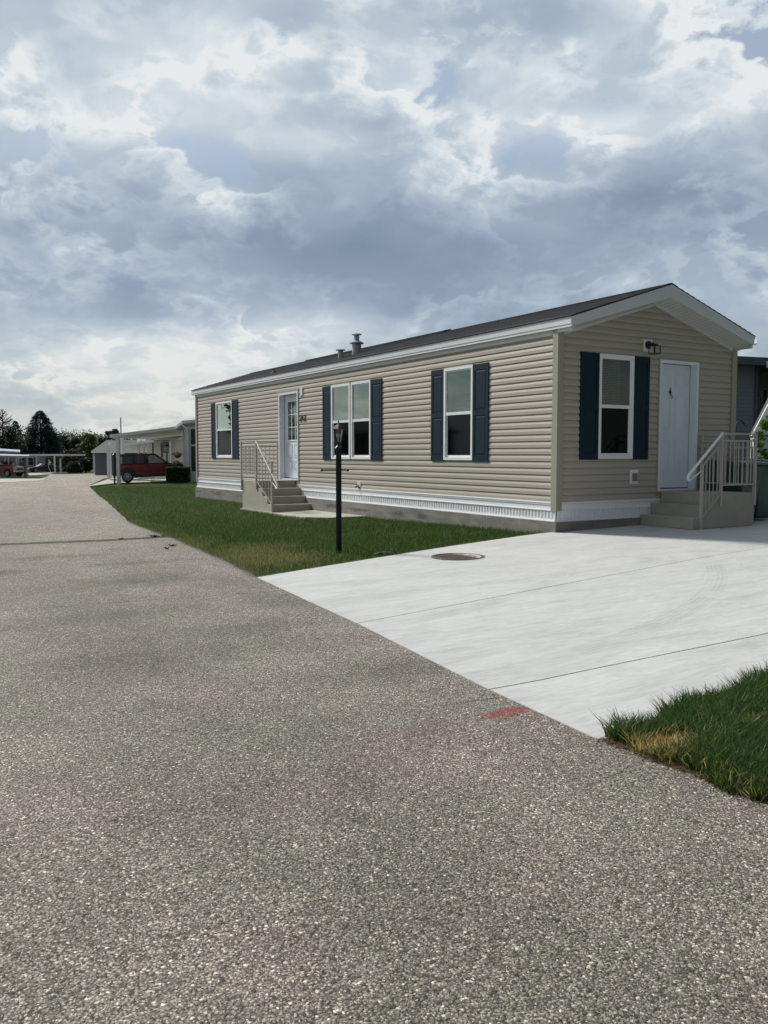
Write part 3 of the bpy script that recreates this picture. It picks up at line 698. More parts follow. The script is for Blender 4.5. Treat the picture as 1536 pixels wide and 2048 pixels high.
mb.build('ridge_cap',SHING,roof)
# fascia along the long eaves
mb=MB()
mb.box(-.062,-.045,-.33,HL+.265,2.985,3.117); mb.box(-.070,-.0622,-.332,HL+.266,3.02,3.117); mb.box(-.066,.02,-.328,HL+.264,2.978,2.9848)
mb.build('fascia',WHITE2,home)
mb=MB()
mb.box(HW+.045,HW+.062,-.33,HL+.265,2.985,3.117); mb.build('fascia',WHITE2,home)
mb=MB(); mb.box(-.026,-.016,.08,HL-.08,2.905,2.977); mb.box(-.032,-.0262,.08,HL-.08,2.905,2.915); mb.build('frieze',SOFF,home)
# rake boards
def rake(y0,y1,nm):
    mb=MB()
    mb.prism([(-.0615,2.985),(2.005,3.575),(2.005,3.772),(-.0615,3.117)],y0,y1)
    mb.prism([(4.0715,2.985),(4.0715,3.117),(2.0051,3.772),(2.0051,3.575)],y0,y1)
    mb.prism([(-.06,3.085),(2.005,3.735),(2.005,3.771),(-.06,3.118)],y0-.012 if y0<0 else y1,y0 if y0<0 else y1+.012)
    mb.prism([(4.07,3.085),(4.07,3.118),(2.0051,3.771),(2.0051,3.735)],y0-.012 if y0<0 else y1,y0 if y0<0 else y1+.012)
    return mb.build(nm,mat('rake_board',(.58,.61,.63),.45,noise=.03),home)
rake(-.34,-.325,'rake_fascia'); rake(HL+.27,HL+.285,'rake_fascia')
# sloping soffit with vent grooves
mb=MB(); n=26
for side in (1,-1):
    for i in range(n):
        for (t0,t1,dz) in ((0,.55,0),(.55,.80,.0025),(.80,1,.0)):
            xa=-.045+2.05*(i+t0)/n; xb=-.045+2.05*(i+t1)/n
            def zz(x,y): 
                zw=2.905+.305*(x+.045); zo=2.99+.286*(x+.045); t=(-y)/.33; return zw*(1-t)+zo*t+dz
            X=lambda x: x if side>0 else 4.01-x
            mb.quad((X(xa),-.001,zz(xa,0)),(X(xb),-.001,zz(xb,0)),(X(xb),-.324,zz(xb,-.324)),(X(xa),-.324,zz(xa,-.324)))
mb.build('soffit',SOFF,home)
mb=MB()
for sgn in (0,1):
    X=lambda x: x if not sgn else 4.01-x
    mb.bar((X(.06),-.022,2.925),(X(2.004),-.022,3.518),.045,.02,up=(0,1,0))
mb.build('frieze',SOFF,home)
# gutter at the right eave
mb=MB(); mb.prism([(4.063,3.09),(4.063,2.995),(4.13,2.995),(4.165,3.03),(4.175,3.09),(4.168,3.09),(4.155,3.035),(4.125,3.005),(4.07,3.005),(4.07,3.09)],-.335,HL+.27); mb.build('gutter',WHITE2,home)
# eave returns that box the ends
for x0_,x1_,z1_ in ((-.0445,.0,2.977),(4.01,4.054,2.99)): MB().box(x0_,x1_,-.324,-.03,2.93,z1_).build('eave_return',SOFF,home)

def wbox(mb,W,u0,u1,o0,o1,z0,z1):
    p=W(u0,z0,o0); q=W(u1,z1,o1); mb.box(p[0],q[0],p[1],q[1],p[2],q[2])
def window(W,u0,u1,z0,z1,blind=None,flip=False):
    b=.048; mb=MB(); F=.034
    wbox(mb,W,u0,u1,-.02,F,z0,z0+b); wbox(mb,W,u0,u1,-.02,F,z1-b,z1); wbox(mb,W,u0,u0+b,-.02,F-.001,z0+b,z1-b); wbox(mb,W,u1-b,u1,-.02,F-.001,z0+b,z1-b)
    wbox(mb,W,u0-.012,u1+.012,.0125,.019,z0-.012,z1+.012) if False else None
    fr=mb.build('window',WHITE,home,bevel=0)
    zm=(z0+z1)/2+.005
    mb=MB(); wbox(mb,W,u0+b,u1-b,.0,.026,zm-.026,zm+.026)
    s=.022
    # upper sash
    wbox(mb,W,u0+b,u0+b+s,.004,.016,zm+.026,z1-b); wbox(mb,W,u1-b-s,u1-b,.004,.016,zm+.026,z1-b); wbox(mb,W,u0+b+s,u1-b-s,.004,.016,z1-b-s,z1-b)
    # lower sash sits further out
    wbox(mb,W,u0+b,u0+b+s+.008,-.012,.006,z0+b,zm-.026); wbox(mb,W,u1-b-s-.008,u1-b,-.012,.006,z0+b,zm-.026); wbox(mb,W,u0+b+s+.008,u1-b-s-.008,-.012,.006,z0+b,z0+b+s+.014)
    mb.build('sash',WHITE,fr)
    mb=MB(); o=.008; mb.quad(W(u0+b,zm,o),W(u1-b,zm,o),W(u1-b,z1-b,o),W(u0+b,z1-b,o)); mb.build('pane',GLASS,fr)
    mb=MB(); o=-.006; mb.quad(W(u0+b,z0+b,o),W(u1-b,z0+b,o),W(u1-b,zm,o),W(u0+b,zm,o)); mb.build('pane',SCREEN,fr)
    mb=MB()      # reveal lining
    for (a,c,d,e) in ((u0+.002,u0+.01,z0,z1),(u1-.01,u1-.002,z0,z1),(u0+.01,u1-.01,z0+.002,z0+.01),(u0+.01,u1-.01,z1-.01,z1-.002)):
        wbox(mb,W,a,c,-.30,-.03,d,e)
    mb.build('reveal',mat('window_reveal',(.03,.032,.03),.7,noise=.05),fr)
    if blind:
        a,c,zb=blind; mb=MB(); z=z1-b-.01
        while z>zb:
            p=[W(a,z,-.075),W(c,z,-.075),W(c,z+.012,-.050),W(a,z+.012,-.050)]; mb.quad(*p)
            z-=.0245
        wbox(mb,W,a,c,-.09,-.05,z1-b-.03,z1-b)
        mb.build('blind',BLIND,fr)
    return fr
def shutter(W,u0,u1,z0,z1):
    mb=MB(); B=.022; T=.030; e=.055
    wbox(mb,W,u0,u1,.002,B,z0,z1)
    zm=(z0+z1)/2
    # raised border rails around two sunk panels
    wbox(mb,W,u0+.001,u0+e,B,T,z0+.001,z1-.001); wbox(mb,W,u1-e,u1-.001,B,T,z0+.001,z1-.001)
    for (a,c) in ((z0+.001,z0+.095),(zm-.04,zm+.04),(z1-.095,z1-.001)): wbox(mb,W,u0+e,u1-e,B,T,a,c)
    # raised fielded panels
    for (a,c) in ((z0+.095,zm-.04),(zm+.04,z1-.095)):
        g=.018; k=.020
        a2,c2=a+g,c-g; x0,x1=u0+e+g,u1-e-g
        T2=B+.0045
        P=[W(x0,a2,B),W(x1,a2,B),W(x1,c2,B),W(x0,c2,B),W(x0+k,a2+k,T2),W(x1-k,a2+k,T2),W(x1-k,c2-k,T2),W(x0+k,c2-k,T2)]
        mb.add(P,[(0,1,5,4),(1,2,6,5),(2,3,7,6),(3,0,4,7),(4,5,6,7)])
    return mb.build('shutter',NAVY,home)
bl={0:None,1:None,2:None,3:(2.06,2.62,1.9)}
for i,(w,a,b,s1,s2) in enumerate(WINS):
    window(LW,a,b,WZ0,WZ1,bl[i])
    if s1: shutter(LW,b,s1,WZ0-.02,WZ1+.0)
    if s2: shutter(LW,s2,a,WZ0-.02,WZ1+.0)
mb=MB(); wbox(mb,LW,6.205,6.24,.013,.016,WZ0,WZ1); mb.build('mullion_gap',mat('dark_gap',(.05,.05,.045),.8,noise=.2),home)
window(GW,.814,1.559,1.09,2.68,(.87,1.35,1.93)); shutter(GW,.432,.814,1.075,2.685); shutter(GW,1.559,1.915,1.075,2.685)
# doors -------------------------------------------------------------
def door(W,u0,u1,z0,z1,ztr,lite,flip):
    """u0..u1 outer opening. slab recessed"""
    o=-.115
    mb=MB(); b=.052
    wbox(mb,W,u0,u0+b,.0,.030,z0,z1); wbox(mb,W,u1-b,u1,.0,.030,z0,z1); wbox(mb,W,u0+b,u1-b,.0,.030,z1-b,z1)
    # jambs
    wbox(mb,W,u0+.006,u0+b-.012,-.125,.0,z0,z1-.01); wbox(mb,W,u1-b+.012,u1-.006,-.125,.0,z0,z1-.01); wbox(mb,W,u0+b-.012,u1-b+.012,-.125,.0,z1-b+.012,z1-.01)
    wbox(mb,W,u0+.01,u1-.01,-.125,.032,z0-.002,z0+.028)
    d=mb.build('door',DOORW,home)
    s0,s1=u0+b-.010,u1-b+.010; q0,q1=z0+.045,z1-b+.008
    mb=MB(); wbox(mb,W,s0+.004,s1-.004,o-.04,o,q0,q1-.006)
    def panel(a,c,e,f):
        g=.014
        for (x0,x1,y0,y1) in ((a,c,e,e+g),(a,c,f-g,f),(a,a+g,e+g,f-g),(c-g,c,e+g,f-g)): wbox(mb,W,x0,x1,o,o+.011,y0,y1)
        wbox(mb,W,a+.04,c-.04,o,o+.009,e+.04,f-.04)
    wd=s1-s0; m=wd*.13; mid=(s0+s1)/2; gp_=wd*.06
    for (a,c) in ((s0+m,mid-gp_),(mid+gp_,s1-m)):
        if lite:
            panel(a,c,q0+.20,q0+.42); panel(a,c,q0+.50,q0+.82)
        else:
            panel(a,c,q0+.22,q0+.78); panel(a,c,q0+.97,q0+1.53); panel(a,c,q0+1.63,q0+1.86)
    sl_=mb.build('door_slab',DOORW,d)
    mb=MB(); wbox(mb,W,s0,s1,o-.03,o-.002,q0-.018,q0-.001); wbox(mb,W,s0-.0,s0+.0045,o-.03,o+.001,q0,q1) ; wbox(mb,W,s1-.0045,s1,o-.03,o+.001,q0,q1)
    mb.build('weather_strip',mat('dark_navy_strip',(.012,.014,.03),.6,noise=.1),d)
    return d,(s0,s1,q0,q1,o)
d1,(s0,s1,q0,q1,o)=door(LW,8.77,9.87,.545,2.65,0,True,False)
# nine-light window in the side door
mb=MB(); a,c,e,f=8.99,9.60,1.51,2.43
wbox(mb,LW,a-.03,c+.03,o,o+.014,e-.03,e); wbox(mb,LW,a-.03,c+.03,o,o+.014,f,f+.03); wbox(mb,LW,a-.03,a,o,o+.014,e,f); wbox(mb,LW,c,c+.03,o,o+.014,e,f)
for k in (1,2):
    u=a+(c-a)*k/3; wbox(mb,LW,u-.009,u+.009,o,o+.012,e,f); z=e+(f-e)*k/3; wbox(mb,LW,a,c,o,o+.0115,z-.009,z+.009)
mb.build('muntin_grid',WHITE,d1)
mb=MB(); mb.quad(LW(a,e,o+.004),LW(c,e,o+.004),LW(c,f,o+.004),LW(a,f,o+.004)); mb.build('pane',make_glass('door_glass',.10,(.8,.85,.85),.02,.25),d1)
mb=MB(); mb.ball((-o-.04-.0,8.93,1.47),.028); mb.build('handle',BRASS,d1) if False else None
d2,(s0,s1,q0,q1,o)=door(GW,2.155,3.085,.565,2.67,0,False,False)
mb=MB(); px=s0+.36
mb.prism([(px-.012,2.20),(px,2.26),(px+.012,2.20),(px+.03,2.17),(px+.012,2.14),(px,2.10),(px-.012,2.14),(px-.03,2.17)],-o-.012,-o-.001); mb.tube([(px+.012,-o-.02,2.14),(px+.028,-o-.028,2.10),(px+.01,-o-.028,2.06)],.006,6)
mb.build('door_knocker',BLACK,d2)
mb=MB(); mb.tube([(s0+.07,-o-.002,1.49),(s0+.07,-o-.05,1.49)],.012,8); mb.ball((s0+.07,-o-.06,1.49),.028); mb.build('handle',BRASS,d2)
mb=MB(); mb.tube([(s0+.07,-o-.001,1.62),(s0+.07,-o-.012,1.62)],.026,12); mb.build('deadbolt',BRASS,d2)
# tan casing around both doors
for (W,a,c,z0_,z1_) in ((LW,8.77,9.87,.50,2.655),(GW,2.155,3.085,.52,2.675)):
    mb=MB(); wbox(mb,W,a-.028,a-.001,.003,.024,z0_,z1_+.028); wbox(mb,W,c+.001,c+.028,.003,.024,z0_,z1_+.028); wbox(mb,W,a-.001,c+.001,.003,.024,z1_+.002,z1_+.028); mb.build('door_casing',TANTRIM,home)
    mb=MB(); wbox(mb,W,a,c,-.12,.018,z0_-.02,z0_+.04); mb.build('door_sill',TANTRIM,home)
# thin J trim round windows
for (W,a,c,z0_,z1_) in [(LW,a,b,WZ0,WZ1) for (_,a,b,_,_) in WINS]+[(GW,.814,1.559,1.09,2.68)]:
    for zz0,zz1 in ((z1_+.001,z1_+.018),(z0_-.018,z0_-.001)):
        mb=MB(); wbox(mb,W,a,c,.003,.020,zz0,zz1); mb.build('window_trim',TANTRIM,home)
# small wall fittings
def plate(W,u,z,w,hh,m,nm,d=.02):
    mb=MB(); wbox(mb,W,u-w/2,u+w/2,.004,.012+d,z-hh/2,z+hh/2); wbox(mb,W,u-w/2-.012,u+w/2+.012,.004,.016,z-hh/2-.012,z+hh/2+.012); return mb.build(nm,m,home)
OFFW=mat('almond_plastic',(.66,.64,.58),.5,noise=.04)
plate(LW,8.58,2.62,.13,.19,OFFW,'mounting_block'); 
p_=plate(LW,5.885,.495,.14,.17,OFFW,'hose_bib_block',.012)
mb=MB(); mb.tube([(-.02,5.92,.49),(-.06,5.92,.49),(-.085,5.92,.47)],.014,8); mb.tube([(-.05,5.92,.49),(-.05,5.92,.53)],.008,6); mb.lathe((-.05,5.92,.53),[(.026,0),(.026,.008)],10); mb.tube([(-.02,5.855,.485),(-.05,5.84,.47)],.018,8); mb.build('tap',BRASS,p_)
# dryer vent on the gable
v_=plate(GW,1.617,.803,.15,.20,WHITE,'dryer_vent',.006)
mb=MB(); wbox(mb,GW,1.575,1.66,.018,.05,.735,.86); mb.build('vent_flap',mat('grey_vent_flap',(.16,.17,.165),.5,noise=.2),v_)
# wall lantern
wl=plate(GW,1.875,2.868,.17,.17,WHITE,'wall_light',.012)
mb=MB(); mb.tube([(1.86,-.024,2.875),(1.86,-.05,2.875)],.062,18); mb.tube([(1.86,-.05,2.875),(1.86,-.13,2.895),(1.86,-.16,2.87)],.012,8); mb.tube([(1.86,-.16,2.875),(1.86,-.16,2.84)],[.05,.062],14)
x0,x1,y0,y1=1.80,1.92,-.22,-.10
for (a,b) in ((x0,y0),(x1,y0),(x0,y1),(x1,y1)): mb.box(a-.005,a+.005,b-.005,b+.005,2.72,2.84)
for z in (2.716,2.838):
    mb.box(x0,x1,y0-.006,y0+.004,z,z+.009); mb.box(x0,x1,y1-.004,y1+.006,z,z+.009); mb.box(x0-.006,x0+.004,y0,y1,z,z+.009); mb.box(x1-.004,x1+.006,y0,y1,z,z+.009)
mb.build('lantern_cage',BLACK,wl)
MB().box(x0+.006,x1-.006,y0+.006,y1-.006,2.73,2.835).build('lantern_glass',LGLASS,wl)
# roof pipes
mb=MB(); zb=3.125+.314*(1.04+.08)-.05
c_=(1.04,7.84,zb)
mb.lathe(c_,[(.105,0),(.105,.27),(.12,.275),(.165,.28),(.165,.30),(.12,.325),(.062,.36),(.062,.48)],24); r1=mb.build('roof_vent',GALV,roof,smooth=True)
mb=MB(); mb.lathe((1.04,7.84,zb+.48),[(.062,-.005),(.115,.0),(.118,.015),(.09,.035),(.03,.05),(.001,.052)],24); mb.build('vent_cap',GALVL,r1,smooth=True)
zb=3.125+.314*(.68+.08)-.04
mb=MB(); mb.lathe((.68,7.95,zb),[(.062,0),(.062,.22)],20); r2_=mb.build('roof_vent',GALV,roof,smooth=True)
mb=MB(); mb.lathe((.68,7.95,zb+.22),[(.062,-.006),(.115,0),(.118,.014),(.08,.03),(.001,.036)],20); mb.build('vent_cap',GALVL,r2_,smooth=True)
mb=MB(); zb=3.125+.314*(.2+.08)-.01; mb.lathe((.2,10.62,zb),[(.10,-.02),(.09,.01),(.035,.07),(.025,.075),(.025,.11)],12); mb.build('pipe_boot',RDARK,roof)
# house number
def text3d(txt,size,ext,m,nm,mw,parent,shear=.0,sp=1.0):
    cu=bpy.data.curves.new(nm,'FONT'); cu.body=txt; cu.size=size; cu.extrude=ext; cu.shear=shear; cu.space_character=sp; cu.offset=.0
    o=bpy.data.objects.new('tmp',cu); COL.objects.link(o); dg=bpy.context.evaluated_depsgraph_get()
    me=bpy.data.meshes.new_from_object(o.evaluated_get(dg)); COL.objects.unlink(o); bpy.data.objects.remove(o)
    me.transform(mw); me.materials.clear(); me.materials.append(m); me.name=nm
    oo=bpy.data.objects.new(nm,me); COL.objects.link(oo); oo.parent=parent; return oo
# local x -> -Y, local y -> +Z, normal -> -X
M=Matrix(((0,0,-1,-.024),(-1,0,0,8.70),(0,1,0,1.935),(0,0,0,1)))
text3d('212',.20,.006,BLACK,'house_number',M,home,.22,1.12)
# ------------------------------------------------------------------ steps with railings
def steps(name,label,W,edges,tops,uend,depth,zbase,platform_len):
    """W(u,z,o): steps climb along +u (list of riser u, tread tops); depth is the outward size"""
    c=W(edges[0],zbase,0); root=thing(name,label,'steps',(c[0],c[1],zbase))
    mb=MB()
    prof=[(edges[0],zbase)]
    for e,t in zip(edges,tops): prof+=[(e,t)] if prof[-1][0]==e else [(e,prof[-1][1]),(e,t)]
    prof+=[(uend,tops[-1]),(uend,zbase)]
    n=len(prof)
    vs=[W(u,z,.03) for u,z in prof]+[W(u,z,depth) for u,z in prof]
    mb.add(vs,[tuple(range(n)),tuple(range(2*n-1,n-1,-1))]+[(i,i+n,(i+1)%n+n,(i+1)%n) for i in range(n)])
    b=mb.build('step_block',STEP,root,bevel=.012)
    # little rubber edge lip on each tread
    mb=MB()
    for e,t in zip(edges,tops): wbox(mb,W,e-.008,e+.02,.032,depth-.03,t-.022,t-.003)
    mb.build('tread_nosing',STEP,root,bevel=.004)
    return root
def railing(root,W,sgn_edges,depth,uplat,uend,ufront,ztop,zbase_post,uback,zlow):
    o=depth+.012; zt=ztop; zm=ztop-.108; zb_=ztop-.785
    # posts
    posts=[(uplat+.03,.37 if zlow>-.1 else .35),(uend+.012,.37 if zlow>-.1 else .30)]
    ph=[]
    for i,(u,z0_) in enumerate(posts):
        mb=MB(); wbox(mb,W,u-.019,u+.019,o-.019,o+.019,z0_,zt-.012); mb.build('post',RAIL,root); ph.append(u)
    u=ufront; mb=MB(); wbox(mb,W,u-.019,u+.019,o-.019,o+.019,zlow+.0,ztop-.47); mb.build('post',RAIL,root)
    # wall post of the end rail
    mb=MB(); wbox(mb,W,uend-.02,uend+.01,.06,.09,tops_last[0],zt-.012); mb.build('post',RAIL,root)
    # platform rails
    mb=MB()
    a,b=ph; wbox(mb,W,a,b+.02,o-.013,o+.013,zt-.012,zt+.008); wbox(mb,W,a,b,o-.01,o+.01,zm-.01,zm+.01); wbox(mb,W,a,b,o-.01,o+.01,zb_-.01,zb_+.01)
    # end rail back to the wall
    wbox(mb,W,uend-.012,uend+.0,.06,o,zt-.012,zt+.006); wbox(mb,W,uend-.012,uend+.0,.06,o,zm-.01,zm+.01); wbox(mb,W,uend-.012,uend+.0,.06,o,zb_-.01,zb_+.01)
    # sloping rails
    f=Vector(W(ufront,0,o)); g_=Vector(W(a,0,o))
    def pt(u,z,oo=o): return W(u,z,oo)
    zu0,zu1=ztop-.49,ztop-.135; zl0,zl1=zlow+.17,ztop-.92
    mb.bar(pt(ufront,zu0),pt(a,zu1),.02,.02); mb.bar(pt(ufront,zl0),pt(a,zl1),.02,.02)
    mb.build('rail_frame',RAIL,root)
    # balusters
    n=8
    for i in range(1,n):
        u=a+(b-a)*i/n; mb=MB(); wbox(mb,W,u-.0065,u+.0065,o-.0065,o+.0065,zb_,zm); mb.build('baluster',RAIL,root)
    n=9
    for i in range(1,n):
        oo=.075+(o-.075)*i/n; mb=MB(); wbox(mb,W,uend-.0125,uend+.0005,oo-.0065,oo+.0065,zb_,zm); mb.build('baluster',RAIL,root)
    n=5
    for i in range(1,n):
        t=i/n; u=ufront+(a-ufront)*t; mb=MB(); wbox(mb,W,u-.0065,u+.0065,o-.0065,o+.0065,zl0+(zl1-zl0)*t,zu0+(zu1-zu0)*t); mb.build('baluster',RAIL,root)
    # rounded white handrail with a return at its foot
    sl=(zu1-zu0)/(a-ufront)
    top=(a+.02,zt+.0); low=(ufront-.30,zt-(a+.32-ufront)*sl*1.0-.10)
    lowu=ufront-.31; slope=.83; lz=zt-.02-(a+.0-lowu)*slope
    pts=[pt(a+.015,zt),pt(lowu+.03,lz+.03),pt(lowu,lz-.012),pt(lowu+.005,lz-.05),pt(lowu+.035,lz-.065),pt(lowu+.08,lz-.04),pt(ufront,lz+.085)]
    mb=MB(); mb.tube(pts[:2]+[pt(lowu+.008,lz+.008)],.021,10); mb.tube(pts[2:5],.02,10); mb.tube(pts[1:],[.021,.021,.02,.018,.012,.010],10)
    mb.build('handrail',RAILW,root,smooth=True)
tops_last=[.55]
zb1=h(-.5,8.5)-.02
st1=steps('entry_steps','beige precast steps with railing at the side door marked 212',LW,[8.05,8.35,8.62,8.92],[.03,.20,.375,.547],9.85,1.0,zb1,1)
railing(st1,LW,None,1.0,8.92,9.85,8.07,1.475,.3,9.85,-.13)
zb2=h(2.5,-.5)-.0
tops_last=[.55]
st2=steps('entry_steps','beige precast steps with railing at the white gable door beside the green bins',GW,[1.75,2.0,2.22],[.205,.38,.56],3.2,1.04,zb2,1)
railing(st2,GW,None,1.04,2.33,3.16,1.92,1.475,.3,3.2,.03)
# ------------------------------------------------------------------ lamp post
lx,ly=-3.56,.17; lz=h(lx,ly)-.06
lp=thing('lamp_post','dark green lamp post with a black lantern and ladder bar on the front lawn','lamp post',(lx,ly,lz))
mb=MB(); n=16
prof=[(.036,0),(.036,.2),(.0365,1.20),(.034,1.36),(.034,1.385)]
vs=[]
for (r,z) in prof:
    for k in range(n*2):
        t=PI*k/n; rr=r*(1 if k%2 else .93); vs.append((lx+rr*math.cos(t),ly+rr*math.sin(t),lz+z))
m_=n*2; fs=[(i*m_+k,i*m_+(k+1)%m_,(i+1)*m_+(k+1)%m_,(i+1)*m_+k) for i in range(len(prof)-1) for k in range(m_)]
fs.append(tuple((len(prof)-1)*m_+k for k in range(m_)))
mb.add(vs,fs); mb.build('post',GREENP,lp)
mb=MB(); a=Vector((lx,ly,.955)); 
mb.tube([a-RV*.215,a+RV*.115],.0085,8); mb.ball(a-RV*.215,.018); mb.ball(a+RV*.115,.018); mb.build('ladder_bar',BLACK,lp,smooth=True)
mb=MB(); zt=lz+1.385
mb.lathe((lx,ly,zt-.012),[(.034,0),(.040,.012),(.026,.03),(.022,.055),(.034,.06),(.038,.075)],16)
# lantern: six-sided tapered cage
def hexring(r,z,n=6,ph=.26): return [(lx+r*math.cos(ph+2*PI*k/n),ly+r*math.sin(ph+2*PI*k/n),z) for k in range(n)]
zl=zt+.062; lo=hexring(.034,zl); hi=hexring(.062,zl+.165)
for p,q in zip(lo,hi): mb.tube([p,q],.0045,5)
for rg in (lo,hi):
    for k in range(6): mb.tube([rg[k],rg[(k+1)%6]],.005,5)
mb.lathe((lx,ly,zl+.165),[(.082,-.006),(.080,.004),(.060,.028),(.036,.052),(.020,.062),(.012,.070),(.007,.085),(.012,.093),(.006,.103),(.002,.125)],6)
lant=mb.build('lantern',BLACK,lp)
mb=MB(); lo=hexring(.031,zl+.002); hi=hexring(.058,zl+.163)
mb.add(lo+hi,[(k,(k+1)%6,(k+1)%6+6,k+6) for k in range(6)]); mb.build('lantern_glass',LGLASS,lant)
mb=MB(); mb.tube([(lx,ly,zl),(lx,ly,zl+.05)],.012,8); mb.ball((lx,ly,zl+.085),.028,8,1.3); mb.build('bulb',mat('frosted_bulb',(.4,.4,.38),.4,noise=.02),lant,smooth=True)
mb=MB(); p=Vector((lx,ly,zt-.015))-RV*.036-FV*.012; mb.ball(p,.013,8); mb.build('photo_cell',CHROME,lp)
# ------------------------------------------------------------------ grass
def in_poly(x,y,poly):
    c=np.zeros(len(x),bool); j=len(poly)-1
    for i in range(len(poly)):
        xi,yi=poly[i]; xj,yj=poly[j]
        c^=((yi>y)!=(yj>y))&(x<(xj-xi)*(y-yi)/(yj-yi+1e-12)+xi); j=i
    return c
def hash2(x,y,s):
    """cheap value noise"""
    X=x*s; Y=y*s; xi=np.floor(X); yi=np.floor(Y); fx=X-xi; fy=Y-yi
    r=lambda a,b: np.modf(np.sin(a*127.1+b*311.7+s*17)*43758.5453)[0]%1
    fx=fx*fx*(3-2*fx); fy=fy*fy*(3-2*fy)
    return (r(xi,yi)*(1-fx)+r(xi+1,yi)*fx)*(1-fy)+(r(xi,yi+1)*(1-fx)+r(xi+1,yi+1)*fx)*fy
def blades(name,poly,n,hgt,wid,dry,seg=2,dens_fn=None,label=None,lift=0,lean=.55,cols=None,over=0.0):
    p=np.array(poly); lo=p.min(0)-.12; hi=p.max(0)+.12
    x=RNG.uniform(lo[0],hi[0],n); y=RNG.uniform(lo[1],hi[1],n)
    jx=x+over*(hash2(x,y,5.0)-.45)*2; jy=y+over*(hash2(x+40,y+9,5.0)-.45)*2
    k=in_poly(jx,jy,poly); x,y=x[k],y[k]
    if dens_fn is not None:
        k=RNG.uniform(0,1,len(x))<dens_fn(x,y); x,y=x[k],y[k]
    m=len(x); z=H(x,y)-.035+lift
    d=dry(x,y); 
    pat=.5*hash2(x,y,1.3)+.3*hash2(x,y,3.7)+.2*hash2(x,y,9.1)
    hh=hgt*(.55+.75*RNG.uniform(0,1,m))*(.75+.5*pat)*(1-.35*d)
    an=RNG.uniform(0,2*PI,m); ln=lean*RNG.uniform(.15,1.0,m)*hh; la=RNG.uniform(0,2*PI,m)
    wx=np.cos(an)*wid/2*(.7+.6*RNG.uniform(0,1,m)); wy=np.sin(an)*wid/2
    bx=np.cos(la)*ln; by=np.sin(la)*ln
    if cols is None: cols=((.022,.058,.012),(.055,.105,.025),(.20,.165,.075))
    g0,g1,dc=[np.array(c) for c in cols]
    t=np.clip(.25+.9*(pat-.3)+RNG.normal(0,.22,m),0,1)[:,None]; col=g0*(1-t)+g1*t
    dd=np.clip(d+RNG.normal(0,.13,m),0,1)[:,None]; dd=(dd>RNG.uniform(.15,.95,m)[:,None])*dd**.3
    col=col*(1-dd)+dc*dd*RNG.uniform(.6,1.25,m)[:,None]
    if seg==2:
        V=np.stack([np.stack([x-wx,y-wy,z],1),np.stack([x+wx,y+wy,z],1),
            np.stack([x+wx*.75+bx*.35,y+wy*.75+by*.35,z+hh*.6],1),np.stack([x-wx*.75+bx*.35,y-wy*.75+by*.35,z+hh*.6],1),
            np.stack([x+bx+wx*.1,y+by+wy*.1,z+hh*.97],1),np.stack([x+bx-wx*.1,y+by-wy*.1,z+hh*.97],1)],1).reshape(-1,3)
        b=np.arange(m)*6; F=np.concatenate([np.stack([b,b+1,b+2,b+3],1),np.stack([b+3,b+2,b+4,b+5],1)]); rep=6
    else:
        V=np.stack([np.stack([x-wx,y-wy,z],1),np.stack([x+wx,y+wy,z],1),np.stack([x+bx,y+by,z+hh],1)],1).reshape(-1,3)
        b=np.arange(m)*3; F=np.stack([b,b+1,b+2],1); rep=3
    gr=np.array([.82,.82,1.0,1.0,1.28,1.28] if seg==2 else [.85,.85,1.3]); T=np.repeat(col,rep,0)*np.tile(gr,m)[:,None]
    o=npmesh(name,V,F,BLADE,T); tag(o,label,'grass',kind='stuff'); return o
lawn=[(-5.27,-1.22),(-5.02,.5),(-4.80,2.16),(-4.58,3.6),(-4.45,5.1),(-4.15,8),(-3.3,13.6),(-2.43,18.4),(-1.0,26),(.7,34),(5,31.5),(5,16.2),(-.06,16.1),(-.06,9.95),(-1.06,9.95),(-1.08,8.0),(-1.14,7.2),(-1.06,6.25),(-.85,5.7),(-.06,5.6),(-.06,.10),(-2.23,-.40),(-3.98,-.87)]
def dryL(x,y):
    e=-4.9+np.interp(y,[0,5,10,20,30],[-.2,.3,.8,2.6,4.4]); a=np.clip(1-(x-e)/.9,0,1)*.6*np.clip((y+3)/3,0,1)
    b=1.1*np.exp(-(((x+4.55)/.6)**2+((y-.4)/1.2)**2))+.55*np.exp(-(((x+3.9)/.7)**2+((y-1.6)/.7)**2))
    c=.35*(hash2(x,y,1.1)>.66)
    return np.clip(np.maximum(a*(.5+.8*hash2(x,y,2.5)),b)+c*.5,0,1)
def densL(x,y):
    d=np.hypot(x-CAM[0],y-CAM[1]); return np.clip((12/np.maximum(d,12))**1.5,0.1,1)
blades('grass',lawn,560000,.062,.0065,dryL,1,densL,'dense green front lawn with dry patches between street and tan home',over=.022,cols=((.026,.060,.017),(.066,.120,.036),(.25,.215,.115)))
corner=[(-5.90,-6.72),(-5.5,-6.66),(-4.98,-6.60),(-4.26,-6.53),(-3.2,-6.5),(-2.6,-6.6),(-2.6,-8.2),(-5.88,-8.2),(-5.92,-7.4)]
def dryC(x,y):
    b=1.9*np.exp(-(((x+5.765)/.125)**2+((y+6.955)/.085)**2)**1.3)+.22*np.exp(-(((x+5.15)/.3)**2+((y+7.0)/.12)**2))+.35*np.clip(1-(x+5.93)/.16,0,1)
    return np.clip(b+.05*(hash2(x,y,6)>.6),0,1)
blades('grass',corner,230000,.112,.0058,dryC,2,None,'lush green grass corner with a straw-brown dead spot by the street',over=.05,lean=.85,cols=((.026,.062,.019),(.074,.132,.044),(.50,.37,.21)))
outer=[(-5.9,-8.15),(-3.2,-6.5),(-2.6,-6.6),(3,-6.66),(3,-13),(-5.95,-13)]
